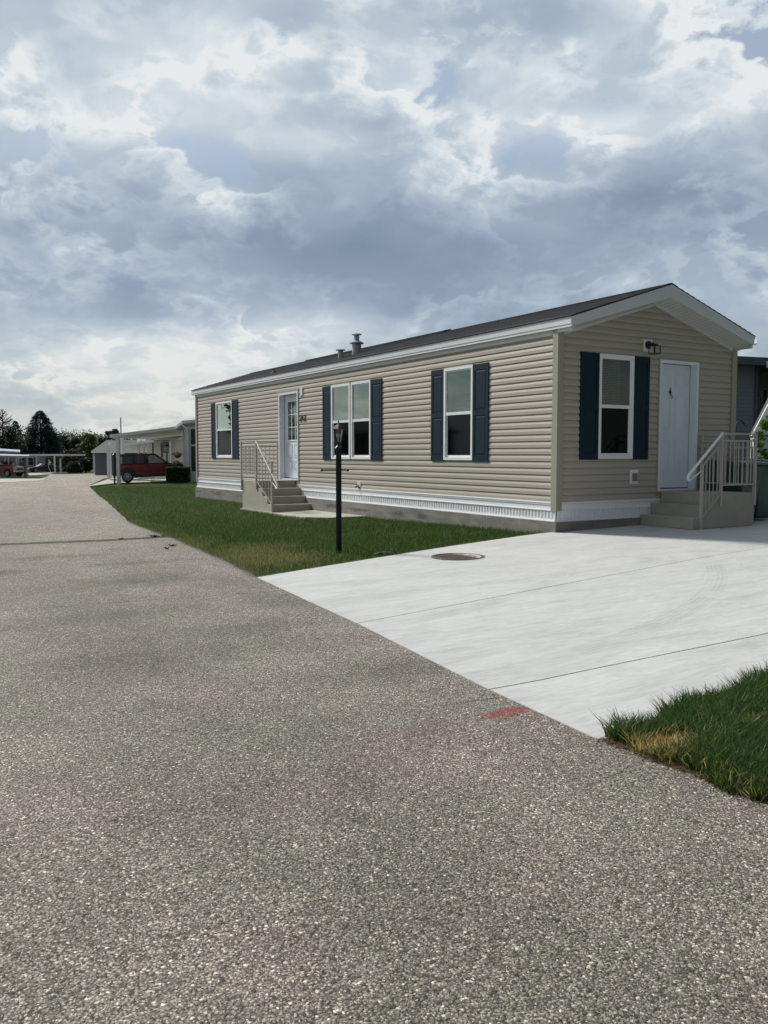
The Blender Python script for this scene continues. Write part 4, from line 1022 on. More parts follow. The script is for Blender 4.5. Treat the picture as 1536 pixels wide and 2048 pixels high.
blades('grass',outer,170000,.07,.008,lambda x,y:.12*np.ones_like(x),1,None,'rougher green verge grass running back from the grass corner',cols=((.022,.052,.016),(.062,.108,.036),(.3,.24,.13)))
sidel=[(4.75,.12),(9,.05),(14,6),(14,14),(4.9,10),(4.6,3)]
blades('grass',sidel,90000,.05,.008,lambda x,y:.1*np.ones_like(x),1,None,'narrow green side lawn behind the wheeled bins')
# edge litter and weeds along the street
def weed(name,x,y,r,n,label,grp):
    th=RNG.uniform(0,2*PI,n); rr=r*RNG.uniform(.1,1,n); L=RNG.uniform(.5,1.0,n)*r
    z0=h(x,y)+.002; V=[];F=[]
    for i in range(n):
        c,s_=math.cos(th[i]),math.sin(th[i]); w=.006+.004*RNG.random()
        bx,by=x+c*rr[i]*.3,y+s_*rr[i]*.3; tx,ty=x+c*(rr[i]*.3+L[i]),y+s_*(rr[i]*.3+L[i]); o=len(V)
        V+=[(bx-s_*w,by+c*w,z0),(bx+s_*w,by-c*w,z0),(bx*.4+tx*.6+s_*w,by*.4+ty*.6-c*w,z0+.02*RNG.random()+.008),(bx*.4+tx*.6-s_*w,by*.4+ty*.6+c*w,z0+.02*RNG.random()+.008),(tx,ty,z0+.006+.02*RNG.random())]
        F+=[(o,o+1,o+2,o+3),(o+3,o+2,o+4,o+4)]
    me=MB(); me.v=V; me.f=[f if f[2]!=f[3] else f[:3] for f in F]; me.mi=[0]*len(F)
    me.v=[(v[0],v[1],v[2]) for v in V]
    ob=me.build(name,mat('weed_leaf',(.075,.10,.038),.7,noise=.2),None,loc=(x,y,z0)); tag(ob,label,'weed',grp); return ob
weed('weed',-5.02,2.48,.075,26,'larger weed sprouting from the street near the lawn edge','weeds in the street')
weed('weed',-5.21,2.12,.05,18,'small flat weed nearest the viewer on the worn street','weeds in the street')
weed('weed',-5.32,4.18,.05,14,'tiny weed tuft growing out of the wide crack','weeds in the street')
weed('weed',-4.72,4.2,.15,60,'weed clump where the wide crack meets the lawn','weeds in the street')
# clover tuft by the drive
weed('weed',-3.3,-.58,.14,70,'pale broad-leaved weed patch at the lawn edge behind the manhole','weeds in the street')
# ------------------------------------------------------------------ right side: bins, hook, plants, neighbour house, shed
def wheelie(name,label,c,rz,grp,sc=1.0):
    x,y=c; z=h(x,y)+.004
    root=thing(name,label,'wheeled bin',(x,y,z),grp,rz)
    def L(a): return [(v[0]*sc,v[1]*sc,v[2]*sc) for v in a]
    mb=MB(); zb,zt=.05,.96
    lo=[(-.21,-.24,zb),(.21,-.24,zb),(.21,.20,zb),(-.21,.20,zb)]; hi=[(-.29,-.33,zt),(.29,-.33,zt),(.29,.33,zt),(-.29,.33,zt)]
    mb.add(L(lo+hi),[(3,2,1,0),(0,1,5,4),(1,2,6,5),(2,3,7,6),(3,0,4,7),(4,5,6,7)])
    mb.build('bin_body',BING,root,local=True,bevel=.03)
    mb=MB(); mb.box(-.31*sc,.31*sc,-.35*sc,.35*sc,(zt-.05)*sc,(zt-.01)*sc); mb.build('rim',BING,root,local=True,bevel=.008)
    mb=MB(); mb.add(L([(-.315,-.38,zt),(.315,-.38,zt),(.315,.37,zt),(-.315,.37,zt),(-.27,-.34,zt+.045),(.27,-.34,zt+.045),(.27,.31,zt+.085),(-.27,.31,zt+.085)]),[(3,2,1,0),(0,1,5,4),(1,2,6,5),(2,3,7,6),(3,0,4,7),(4,5,6,7)])
    mb.build('lid',mat('faded_green_lid',(.012,.060,.046),.5,noise=.1),root,local=True,bevel=.012)
    mb=MB(); mb.tube(L([(-.25,.36,zt-.0),(-.25,.43,zt-.0),(.25,.43,zt-.0),(.25,.36,zt-.0)]),.014,8); mb.build('handle',BING,root,local=True)
    for s_ in (-1,1):
        mb=MB(); mb.tube(L([(s_*.24,.22,.11),(s_*.29,.22,.11)]),.11,16); mb.build('wheel',TYRE,root,local=True)
    return root
wheelie('wheeled_bin','dark green wheeled bin right behind the gable steps',(4.80,.02),.25,'green wheeled bins by the gable steps')
w2=wheelie('wheeled_bin','dark green bin seen through the step railing bars against the tan gable',(3.58,-.40),.05,'green wheeled bins by the gable steps',.98)
w3=wheelie('wheeled_bin','middle green bin between the other two bins behind the railing',(4.22,-.30),-.05,'green wheeled bins by the gable steps',.97)
# shepherd hook
b0=K(1469,1000,18.0); zb=h(b0.x,b0.y)
hk=thing('garden_hook','black shepherd hook pole standing before the slate blue house','garden hook',(b0.x,b0.y,zb))
def KP(px,py,b): return K(px,py,b)
pts=[(b0.x,b0.y,zb-.05),KP(1468.5,880,18),KP(1468.6,850,18),KP(1471.0,845,18),KP(1476.5,841,18),KP(1481.5,843,18),KP(1485.0,849,18),KP(1487.0,851.6,18),KP(1489.6,851,18),KP(1490.6,848,18)]
mb=MB(); mb.tube(pts,.014,6); mb.build('hook_pole',BLACK,hk,smooth=True)
# slate blue neighbour home: parallel gable home to the right
def V2(p): return Vector((p[0],p[1],0))
def wallsiding(mb,A,B,z0,z1,c=.1016,d=.012):
    """lapped courses between two ground points (outward = right-hand side of A->B)"""
    A=Vector((A[0],A[1],0)); B=Vector((B[0],B[1],0)); t=(B-A).normalized(); nrm=Vector((t.y,-t.x,0)); z=z0
    while z<z1-1e-4:
        zt=min(z+c,z1); a=A+nrm*d; b=B+nrm*d
        mb.quad((a.x,a.y,z),(b.x,b.y,z),(B.x,B.y,zt),(A.x,A.y,zt)); mb.quad((A.x,A.y,z),(B.x,B.y,z),(b.x,b.y,z),(a.x,a.y,z)); z=zt
def lapwall(parent,name,m,A,B,z0,z1,c=.1016):
    mb=MB(); wallsiding(mb,A,B,z0,z1,c); return mb.build(name,m,parent)
bx=K(1504,900,22.2); nh0=h(bx.x,bx.y)
nh=thing('neighbour_house','slate blue sided house with white porch fascia and lattice window behind the bins','house',(bx.x,bx.y,nh0))
X0,Y0=bx.x,bx.y            # near-left-right corner post; wall runs leftwards behind the tan home, porch recess to the right
ztop=3.45
lapwall(nh,'wall',NBLUE,(X0-4.4,Y0+.9),(X0,Y0),nh0,ztop)
MB().box(X0-.02,X0+.07,Y0-.045,Y0+.045,nh0,ztop).build('corner_post',NBLUED,nh)
rx,ry=X0+.35,Y0+1.1
lapwall(nh,'porch_wall',NBLUED,(X0+.05,Y0+.9),(X0+6.5,Y0+.2),nh0,ztop,.12)
mb=MB(); mb.add([(X0+.03,Y0,nh0),(X0+.03,Y0+.95,nh0),(X0+.03,Y0+.95,ztop),(X0+.03,Y0,ztop)],[(0,1,2,3)]); mb.build('return_wall',NBLUED,nh)
# lattice window
wdir=(Vector((6.5,-.7,0))).normalized(); wn=Vector((wdir.y,-wdir.x,0)); w0=Vector((X0+.28,Y0+.875,0))+wn*.02
mb=MB()
def WP(u,z,o=0): q=w0+wdir*u+wn*o; return (q.x,q.y,z)
zl,zh=1.75,2.92
for (a,b,c,d) in ((0,.06,zl,zh),(1.2,1.26,zl,zh),(0,1.26,zl-.06,zl),(0,1.26,zh,zh+.06)): mb.obox(WP((a+b)/2,(c+d)/2,.03),wdir*((b-a)/2),wn*.03,(0,0,(d-c)/2))
fr=mb.build('window',NBLUED,nh)
mb=MB(); mb.quad(WP(.06,zl,.01),WP(1.2,zl,.01),WP(1.2,zh,.01),WP(.06,zh,.01)); mb.build('pane',mat('black_glass',(.005,.006,.008),.15,noise=.1),fr)
mb=MB()
hh_=zh-zl
for i in range(-6,8):
    for s_ in (1,-1):
        u0=.06+i*.23; u1=u0+s_*hh_*.42; a=(u0,zl); b=(u1,zh)
        # clip to the frame
        P_=[]; 
        for t in np.linspace(0,1,25):
            u=a[0]+(b[0]-a[0])*t; z=a[1]+(b[1]-a[1])*t
            if .06<=u<=1.2: P_.append((u,z))
        if len(P_)>2: mb.bar(WP(P_[0][0],P_[0][1],.02),WP(P_[-1][0],P_[-1][1],.02),.012,.008)
mb.build('lattice',mat('lattice_grey',(.34,.35,.35),.6,noise=.1),fr)
# roof edges
a=K(1440,722,22.5); e=K(1560,737,21.5)
mb=MB(); roofs=[(X0-4.6,Y0+.55,3.62),(X0-.02,Y0-.42,3.62),(X0+7,Y0-1.2,3.60)]
v0=[(p[0],p[1],p[2]) for p in roofs]; v1=[(p[0]+1.3,p[1]+6,p[2]+.9) for p in roofs]; v2=[(p[0],p[1],p[2]-.06) for p in roofs]
mb.add(v0+v1+v2,[(0,1,4,3),(1,2,5,4),(0,6,7,1),(1,7,8,2)]); mb.build('roof',RDARK,nh)
mb=MB(); p=Vector((X0-.12,Y0-.415,3.45)); q=Vector((X0+7,Y0-1.19,3.43)); mb.bar(p,q,.03,.17); mb.build('porch_fascia',WHITE,nh); mb=MB(); mb.bar(Vector((X0-.12,Y0-.40,3.575)),Vector((X0+7,Y0-1.17,3.55)),.03,.09); mb.build('fascia',NBLUED,nh)
mb=MB(); p=Vector((X0-4.6,Y0+.56,3.52)); q=Vector((X0-.14,Y0-.40,3.52)); mb.bar(p,q,.03,.20); mb.build('fascia',NBLUED,nh)
mb=MB(); mb.add([(X0-4.6,Y0+.55,3.46),(X0-.02,Y0-.42,3.46),(X0+7,Y0-1.2,3.40),(X0+7,Y0+.6,3.40),(X0+.0,Y0+1.0,3.44),(X0-4.4,Y0+1.0,3.46)],[(0,1,4,5),(1,2,3,4)]); mb.build('soffit',NBLUED,nh)
# white garden playhouse / shed with a steep barge board
sp_=K(1500,905,17.5); sz=h(sp_.x,sp_.y)
sh=thing('garden_shed','small white garden shed with steep white roof edge at the right margin','shed',(sp_.x,sp_.y,sz))
def SH(a,z,o=0): q=Vector((sp_.x,sp_.y,0))+RV*a+FV*o; return (q.x,q.y,z)
def zpx(py,b): return CAM[2]-(py-909.4)*b/FO
mb=MB()
zr0=zpx(872,17.5); zr1=zpx(792,17.5)
P_=[SH(-.02,zr0,-.06),SH(.09,zr0-.01,-.06),SH(.42,zr1-.16,-.06),SH(.75,zr0-.01,-.06),SH(.86,zr0,-.06),SH(.42,zr1+.05,-.06)]
Q_=[p_[:2]+(p_[2],) for p_ in [SH(-.02,zr0,-.02),SH(.09,zr0-.01,-.02),SH(.42,zr1-.16,-.02),SH(.75,zr0-.01,-.02),SH(.86,zr0,-.02),SH(.42,zr1+.05,-.02)]]
mb.add(P_+Q_,[(0,1,2,5),(5,2,3,4),(11,8,7,6),(10,9,8,11),(0,6,7,1),(1,7,8,2),(2,8,9,3),(3,9,10,4),(4,10,11,5),(5,11,6,0)])
mb.build('barge_board',WHITE,sh)
mb=MB(); z=sz
k=0
while z<zr0:
    zt=min(z+.085,zr0); mb.add([SH(.06,z,-.012),SH(.78,z,-.012),SH(.78,zt,.0),SH(.06,zt,.0)],[(0,1,2,3)]); mb.add([SH(.06,z,0),SH(.78,z,0),SH(.78,z,-.012),SH(.06,z,-.012)],[(0,1,2,3)]); z=zt
mb.add([SH(.06,zr0,0),SH(.78,zr0,0),SH(.42,zr1-.05,0)],[(0,1,2)])
mb.add([SH(.06,sz,0),SH(.20,sz,.5),SH(.20,zr0,.5),SH(.06,zr0,0)],[(0,1,2,3)]); mb.add([SH(.78,sz,0),SH(.8,sz,.5),SH(.8,zr0,.5),SH(.78,zr0,0)],[(0,1,2,3)])
mb.build('wall',mat('white_clapboard',(.45,.48,.48),.6,noise=.08),sh)
mb=MB(); mb.quad(SH(.02,zr0,-.019),SH(.42,zr1+.03,-.019),SH(.56,zr1+.03,.5),SH(.16,zr0,.5)); mb.quad(SH(.84,zr0,-.019),SH(.42,zr1+.03,-.019),SH(.56,zr1+.03,.5),SH(.98,zr0,.5)); mb.build('roof',RDARK,sh)
mb=MB(); mb.tube([SH(.24,zpx(872,17.4),-.03),SH(.32,zpx(871,17.4),-.03),SH(.40,zpx(878,17.4),-.03),SH(.34,zpx(882,17.4),-.03)],.012,6); mb.build('scroll_ornament',BLACK,sh)
# wooden stake and leafy plants
def leafcloud(blobs,n,size,cols,seed=0,flat=.5,shell=.5):
    """many small leaf faces spread through ellipsoid blobs (cx,cy,cz,rx,ry,rz)"""
    r=np.random.default_rng(seed); bl=np.array(blobs,float)
    vol=(bl[:,3]*bl[:,4]*bl[:,5])**.67; idx=r.choice(len(bl),n,p=vol/vol.sum()); B=bl[idx]
    d=r.normal(0,1,(n,3)); d/=np.linalg.norm(d,axis=1)[:,None]; rad=r.uniform(0,1,n)**(shell)
    P=B[:,:3]+d*rad[:,None]*B[:,3:6]
    nn=d+r.normal(0,.9,(n,3)); nn/=np.linalg.norm(nn,axis=1)[:,None]
    t=np.cross(nn,r.normal(0,1,(n,3))); t/=np.linalg.norm(t,axis=1)[:,None]; u=np.cross(nn,t)
    s=size*r.uniform(.6,1.4,n)[:,None]
    V=np.stack([P-t*s,P+u*s*flat,P+t*s,P-u*s*flat],1).reshape(-1,3)
    b=np.arange(n)*4; F=np.stack([b,b+1,b+2,b+3],1)
    c0,c1=np.array(cols[0]),np.array(cols[1]); k=np.clip(r.normal(.45,.28,n)+.25*(r.uniform(0,1,len(bl))[idx]-.5),0,1)[:,None]
    return V,F,np.repeat(c0*(1-k)+c1*k,4,0)
def foliage(name,parent,blobs,n,size,cols,seed,**kw):
    V,F,T=leafcloud(blobs,n,size,cols,seed,**kw)
    if parent is not None: V=V-np.array(parent.location)
    o=npmesh(name,V,F,LEAF,T,parent); return o
q=K(1507,940,17.0); qz=h(q.x,q.y)
pl=thing('climbing_plant','tall leafy plant with pale green leaves tied to a wooden stake','plant',(q.x,q.y,qz))
mb=MB(); mb.bar((q.x,q.y,qz),(q.x+.02,q.y,zpx(885,17)),.04,.04); mb.build('stake',SOFTW,pl)
bl_=[]; 
for (px,py,r_) in ((1530,842,.10),(1522,848,.07),(1512,868,.09),(1520,876,.08),(1508,882,.07),(1517,890,.09),(1513,900,.07),(1528,856,.08),(1525,905,.10),(1532,915,.12),(1520,925,.10),(1508,893,.05)):
    w=K(px,py,16.8); bl_.append((w.x,w.y,w.z,r_,r_,r_*.8))
foliage('leaves',pl,bl_,420,.045,((.035,.10,.02),(.16,.28,.09)),3,flat=.6)
mb=MB(); mb.tube([(q.x,q.y,qz),K(1510,930,16.8),K(1512,880,16.8),K(1528,845,16.8)],.009,6); mb.build('stem',mat('green_stem',(.08,.12,.04),.7,noise=.1),pl)
bs=K(1526,985,16.6); bz=h(bs.x,bs.y)
bu=thing('shrub','low dark green bush to the right of the wheeled bin','shrub',(bs.x,bs.y,bz))
bl_=[]
for (px,py,r_) in ((1520,930,.14),(1532,925,.15),(1522,950,.2),(1536,955,.25),(1524,975,.2),(1538,980,.25),(1548,950,.3),(1560,970,.3)):
    w=K(px,py,16.8); bl_.append((w.x,w.y,w.z,r_,r_,r_))
foliage('leaves',bu,bl_,2600,.035,((.012,.03,.012),(.06,.11,.04)),4,flat=.6)
mb=MB(); mb.tube([(bs.x,bs.y,bz),(bs.x,bs.y,bz+.5)],.02,6); mb.build('stem',BARK,bu)
# pale planter shelf seen through the bars
ps=K(1478,895,17.2); 
ptb=thing('plant_stand','pale slatted plant stand glimpsed through the step railing','plant stand',(ps.x,ps.y,h(ps.x,ps.y)))
mb=MB(); c=Vector((ps.x,ps.y,0)); zz_=zpx(895,17.2)
mb.obox((c.x,c.y,zz_),RV*.22,FV*.12,(0,0,.018)); mb.build('shelf',mat('bleached_wood',(.55,.53,.48),.7,noise=.1),ptb)
for s_ in (-.2,.2):
    for t_ in (-.1,.1):
        p=c+RV*s_+FV*t_; MB().bar((p.x,p.y,h(ps.x,ps.y)),(p.x,p.y,zz_-.02),.03,.03).build('leg',NBLUED,ptb)
# ------------------------------------------------------------------ vehicles (local frames: +x forward, z up)
def xform(loc,heading,pitch=0): return Matrix.Translation(loc)@Matrix.Rotation(heading,4,'Z')@Matrix.Rotation(-pitch,4,'Y')
def sidebody(mb,prof_lo,prof_hi,hw,tum=.0,z_belt=None):
    pass
def extr(mb,poly,w0,w1=None):
    """profile polygon in (x,z), half widths at given z via function"""
    f=w0 if callable(w0) else (lambda z:w0); n=len(poly)
    vs=[(x,-f(z),z) for x,z in poly]+[(x,f(z),z) for x,z in poly]
    mb.add(vs,[tuple(range(n)),tuple(range(2*n-1,n-1,-1))]+[(i,(i+1)%n,(i+1)%n+n,i+n) for i in range(n)]); return mb
def wheel(root,x,y,r,w=.2,spokes=6,out=1):
    g=MB(); g.tube([(x,y-w/2,r),(x,y-w/2+.02,r),(x,y+w/2-.02,r),(x,y+w/2,r)],[r*.93,r,r,r*.93],28); wl=g.build('wheel',TYRE,root,local=True)
    g=MB(); yo=y+out*w/2
    g.tube([(x,yo-out*.01,r),(x,yo+out*.006,r)],r*.60,24); rim=g.build('rim',mat('wheel_shadow',(.03,.03,.032),.6,noise=.1),wl,local=True)
    g=MB(); g.tube([(x,yo+out*.005,r),(x,yo+out*.02,r)],r*.16,12)
    for k in range(spokes):
        t=2*PI*k/spokes+.2; a=Vector((x+math.cos(t)*r*.1,yo+out*.014,r+math.sin(t)*r*.1)); b=Vector((x+math.cos(t)*r*.58,yo+out*.014,r+math.sin(t)*r*.58)); g.bar(a,b,r*.17,.02,up=(0,1,0))
    for k in range(24):
        t=2*PI*k/24; t2=2*PI*(k+1)/24; g.bar((x+math.cos(t)*r*.6,yo+out*.012,r+math.sin(t)*r*.6),(x+math.cos(t2)*r*.6,yo+out*.012,r+math.sin(t2)*r*.6),.03,r*.07,up=(0,1,0))
    g.build('spokes',ALLOY,rim,local=True)
    return wl
def suv(loc,heading,tilt):
    root=thing('parked_car','boxy red car with dark grey cladding under the white carport','car',loc); root.rotation_euler=(0,-tilt,heading); root.scale=(.94,.94,.95)
    # x from rear (-2.15) to front (2.15)
    g=MB(); hw=lambda z: .90-.10*max(0,(z-1.0)/.75)
    arch=lambda cx,r: [(cx+r*math.cos(t),.36+r*math.sin(t)) for t in np.linspace(PI*.98,PI*.02,10)]
    low=[(-2.10,.42)]+arch(-1.36,.40)+[(-.9,.30),(.80,.30)]+arch(1.22,.40)+[(1.9,.32),(2.12,.40)]
    body=low+[(2.15,.62),(2.13,.86),(1.95,1.00),(1.20,1.09),(-2.08,1.07),(-2.14,.70)]
    g=MB(); extr(g,body,hw); g.build('body',REDP,root,local=True,bevel=.03)
    # greenhouse
    gh=[(-2.07,1.072),(1.15,1.092),(.98,1.17),(.42,1.62),(.30,1.68),(-1.2,1.72),(-1.92,1.70),(-2.02,1.55)]
    g=MB(); extr(g,gh,lambda z: hw(z)-.01); g.build('cabin',CLAD,root,local=True,bevel=.03)
    # red doors pillars over the glass
    for s_ in (-1,1):
        def side(poly,m,nm,par,o=.004):
            q=MB(); vs=[(x,s_*(hw(z)+o),z) for x,z in poly]+[(x,s_*(hw(z)-.03),z) for x,z in poly]; n=len(poly)
            q.add(vs,[tuple(range(n)),tuple(range(2*n-1,n-1,-1))]+[(i,(i+1)%n,(i+1)%n+n,i+n) for i in range(n)]); return q.build(nm,m,par,local=True)
        fd=side([(-.22,.42),(.98,.42),(.98,1.09),(.80,1.30),(.40,1.62),(-.22,1.655)],REDP,'front_door',root,.006)
        side([(-.10,1.12),(.80,1.12),(.74,1.22),(.33,1.55),(-.02,1.575),(-.10,1.50)],mat('curtained_glass',(.42,.45,.46),.25,noise=.25,nscale=8),'window',fd,.010)
        side([(-.30,.90),(-.06,.90),(-.06,.96),(-.30,.96)],CLAD,'handle',fd,.02)
        rd=side([(-.92,.62),(-.24,.42),(-.24,1.655),(-.85,1.665),(-.90,1.50)],REDP,'rear_door',root,.006)
        side([(-.80,1.14),(-.36,1.14),(-.36,1.54),(-.78,1.54)],CARG,'window',rd,.010)
        side([(-1.92,1.14),(-1.05,1.14),(-1.0,1.56),(-1.88,1.56)],CARG,'quarter_window',root,.006)
        side([(-2.12,.50),(-.95,.40),(-.86,.66),(-1.05,.86),(-2.12,.88)],CLAD,'rear_cladding',root,.012)
        side([(.80,.36),(2.13,.42),(2.13,.80),(1.70,.95),(.98,.93),(.86,.7)],CLAD,'front_cladding',root,.012)
        side([(-.98,.30),(1.0,.30),(1.0,.44),(-.98,.44)],CLAD,'sill',root,.014)
        side([(-2.15,.66),(-2.06,.66),(-2.03,1.08),(-2.13,1.08)],TAILL,'tail_light',root,.02)
        side([(1.98,.70),(2.14,.68),(2.13,.86),(1.98,.90)],HEADL,'headlight',root,.016)
        side([(.82,1.04),(.98,1.04),(.96,1.18),(.84,1.18)],CLAD,'wing_mirror',root,.16)
        wheel(root,-1.36,s_*.80,.35,.2,7,s_); wheel(root,1.22,s_*.80,.35,.2,7,s_)
    g=MB(); g.add([(1.16,-.80,1.10),(1.16,.80,1.10),(.44,.72,1.615),(.44,-.72,1.615)],[(0,1,2,3)]); g.build('windscreen',CARG,root,local=True)
    g=MB(); g.box(-2.2,-2.1,-.82,.82,.40,.62); g.build('bumper',CLAD,root,local=True,bevel=.02); g=MB(); g.box(2.1,2.2,-.80,.80,.36,.60); g.build('bumper',CLAD,root,local=True,bevel=.02)
    g=MB(); g.quad((-2.09,-.7,1.15),(-2.09,.7,1.15),(-2.045,.66,1.58),(-2.045,-.66,1.58)); g.build('rear_window',CARG,root,local=True)
    return root
rw=GP(245,967); fwd=(RV*.94+FV*.26).normalized(); hd=math.atan2(fwd.y,fwd.x)
ctr=Vector((rw.x,rw.y,0))+fwd*1.36+FV*.8; ctr.z=h(ctr.x,ctr.y)+.02
suv(ctr,hd,.035)
def pickup(loc,heading):
    root=thing('pickup_truck','red pickup truck with chrome grille parked under the left carport','pickup truck',loc); root.rotation_euler=(0,0,heading)
    arch=lambda cx,r: [(cx+r*math.cos(t),.42+r*math.sin(t)) for t in np.linspace(PI*.98,PI*.02,10)]
    body=[(-2.85,.50)]+arch(-1.9,.47)+[(-1.2,.42),(1.2,.42)]+arch(1.85,.47)+[(2.5,.40),(2.72,.45),(2.78,.75),(2.75,1.05),(2.55,1.17),(1.35,1.26),(-2.85,1.22)]
    g=MB(); extr(g,body,.98); g.build('body',REDP,root,local=True,bevel=.05)
    g=MB(); extr(g,[(-1.15,1.22),(1.38,1.26),(.75,1.80),(.55,1.86),(-.75,1.86),(-.98,1.78)],lambda z:.93-.18*max(0,(z-1.25)/.6)); g.build('cab',REDP,root,local=True,bevel=.04)
    g=MB(); g.quad((1.34,-.84,1.28),(1.34,.84,1.28),(.80,.74,1.78),(.80,-.74,1.78)); g.build('windscreen',CARG,root,local=True)
    for s_ in (-1,1):
        g=MB(); g.add([(1.10,s_*.935,1.30),(.10,s_*.935,1.30),(.10,s_*.80,1.74),(.66,s_*.80,1.74)],[(0,1,2,3)]); g.build('window',CARG,root,local=True)
        g=MB(); g.add([(0,s_*.935,1.30),(-.92,s_*.935,1.30),(-.82,s_*.80,1.74),(0,s_*.80,1.74)],[(0,1,2,3)]); g.build('window',CARG,root,local=True)
        g=MB(); g.box(2.62,2.80,s_*.66-.20,s_*.66+.29*s_,.80,1.04) if s_>0 else g.box(2.62,2.80,-.97,-.46,.80,1.04); g.build('headlight',HEADL,root,local=True)
        g=MB(); g.box(.95,1.15,s_*1.0,s_*1.2,1.22,1.42); g.build('wing_mirror',BLACK,root,local=True,bevel=.02)
        wheel(root,-1.9,s_*.86,.40,.26,6,s_); wheel(root,1.85,s_*.86,.40,.26,6,s_)
    g=MB(); g.box(2.70,2.81,-.46,.46,.86,1.04); g.build('grille',mat('dark_grille',(.02,.02,.022),.4,noise=.1),root,local=True)
    g=MB(); g.box(2.72,2.83,-.48,.48,.92,.975); g.box(2.72,2.83,-.48,.48,1.04,1.07); g.build('grille_bar',CHROME,root,local=True)
    g=MB(); g.box(2.66,2.92,-.95,.95,.52,.76); g.build('bumper',CHROME,root,local=True,bevel=.03)
    return root
q=K(18,958,98); fwd=(RV*.93-FV*.37).normalized(); hd=math.atan2(fwd.y,fwd.x)
c=Vector((q.x,q.y,0))-fwd*1.6+FV*.9; c.z=h(c.x,c.y)+.03; pickup(c,hd)
def sedan(loc,heading):
    root=thing('parked_car','black saloon car parked below the far white carport','car',loc); root.rotation_euler=(0,0,heading)
    arch=lambda cx,r: [(cx+r*math.cos(t),.30+r*math.sin(t)) for t in np.linspace(PI*.98,PI*.02,8)]
    body=[(-2.35,.35)]+arch(-1.45,.36)+[(-.9,.25),(.9,.25)]+arch(1.4,.36)+[(2.2,.28),(2.4,.45),(2.36,.68),(1.2,.90),(-1.6,.98),(-2.35,.92)]
    g=MB(); extr(g,body,.88); g.build('body',BLKP,root,local=True,bevel=.05)
    g=MB(); extr(g,[(-1.75,.94),(1.15,.90),(.35,1.36),(.0,1.42),(-.8,1.42)],lambda z:.84-.2*max(0,(z-.9)/.5)); g.build('cabin',CARG,root,local=True,bevel=.04)
    g=MB(); extr(g,[(.30,1.385),(.0,1.435),(-.8,1.435),(-1.1,1.34),(-.8,1.40),(.0,1.40)],.63); g.build('roof',BLKP,root,local=True)
    for s_ in (-1,1):
        g=MB(); g.box(2.25,2.40,s_*.55,s_*.85,.55,.70); g.build('headlight',HEADL,root,local=True)
        wheel(root,-1.45,s_*.78,.32,.2,5,s_); wheel(root,1.4,s_*.78,.32,.2,5,s_)
    g=MB(); g.quad((1.12,-.75,.925),(1.12,.75,.925),(.38,.62,1.35),(.38,-.62,1.35)); g.build('windscreen',mat('windscreen_reflection_tone',(.5,.53,.55),.08,noise=.05),root,local=True)  # opaque pale colour stands in for the sky reflected in the windscreen
    return root
q=GP(84,945.8); fwd=(-RV*.80-FV*.6).normalized(); hd=math.atan2(fwd.y,fwd.x)
c=Vector((q.x,q.y,0))+FV*.9; c.z=h(c.x,c.y)+.05; sedan(c,hd)
# ------------------------------------------------------------------ carports and neighbouring homes down the street
def zgr(p): return h(p.x,p.y)
def postat(root,px,b,w,m=WHITE,top=None,nm='post'):
    p=K(px,905,b); z0=zgr(p); mb=MB(); mb.obox((p.x,p.y,(z0+top)/2),RV*w/2,FV*w/2,(0,0,(top-z0)/2)); return mb.build(nm,m,root)
# next home beyond the tan one: white sunroom and the carport with the red car
A=K(222,872,46.5); root=thing('carport','white flat carport roof on posts over the red boxy car','carport',(A.x,A.y,h(A.x,A.y)))
def ribbon(mb,pts,t,depth,back):
    """roof slab following points, given thickness and run-back vector"""
    for a,b in zip(pts[:-1],pts[1:]):
        a=Vector(a); b=Vector(b); bk=Vector(back)*depth
        mb.add([a,b,b+bk,a+bk,a-Vector((0,0,t)),b-Vector((0,0,t)),b+bk-Vector((0,0,t)),a+bk-Vector((0,0,t))],[(0,1,2,3),(7,6,5,4),(0,4,5,1),(1,5,6,2),(2,6,7,3),(3,7,4,0)])
P1=K(221,869.5,46.5);P2=K(352,853.5,45.5);P3=K(366,842,45);P4=K(430,836,44.5)
mb=MB(); ribbon(mb,[P1,P2],.16,5.6,FV+Vector((.1,0,0))); mb.build('roof',WHITE2,root)
g_=postat(root,237.5,46.6,.17,top=P1.z-.15); postat(root,230.5,46.9,.09,m=BLACK,top=zpx(905,46.9)+.15,nm='dark_post') if False else None
for px in (242,247.5): postat(root,px,52,.12,top=zpx(873,52),nm='post')
mb=MB(); a=K(228,873.5,46.8); b=K(236,880,46.8); mb.tube([K(226,872,46.8),K(229,876,46.8),K(235,879,46.8),K(236,884,46.8)],.035,6); mb.build('downspout',WHITE,root)
lp2=K(229.5,968,46.2); z0=h(lp2.x,lp2.y)
l2_=thing('yard_lamp','slim black yard lamp beside the white carport post','lamp post',(lp2.x,lp2.y,z0))
mb=MB(); mb.tube([(lp2.x,lp2.y,z0),(lp2.x,lp2.y,zpx(915,46.2))],.05,8); mb.build('post',BLACK,l2_)
mb=MB(); mb.lathe((lp2.x,lp2.y,zpx(915,46.2)),[(.045,0),(.06,.02),(.08,.14),(.10,.15),(.04,.21),(.01,.26)],8); mb.build('lantern',BLACK,l2_)
# sunroom house
Wc=K(371,960,45.0); sz0=h(Wc.x,Wc.y)
su=thing('sunroom_home','white panelled sunroom end of the next home beside the hedge','house',(Wc.x,Wc.y,sz0))
def SU(px,z,b): q=K(px,905,b); return Vector((q.x,q.y,z))
mb=MB()
dirx=(RV*.97+FV*-.2).normalized()
base=Vector((Wc.x,Wc.y,0))
def SP(a,z,o=0): q=base+dirx*a-FV*o; return Vector((q.x,q.y,z))
ztp=2.62
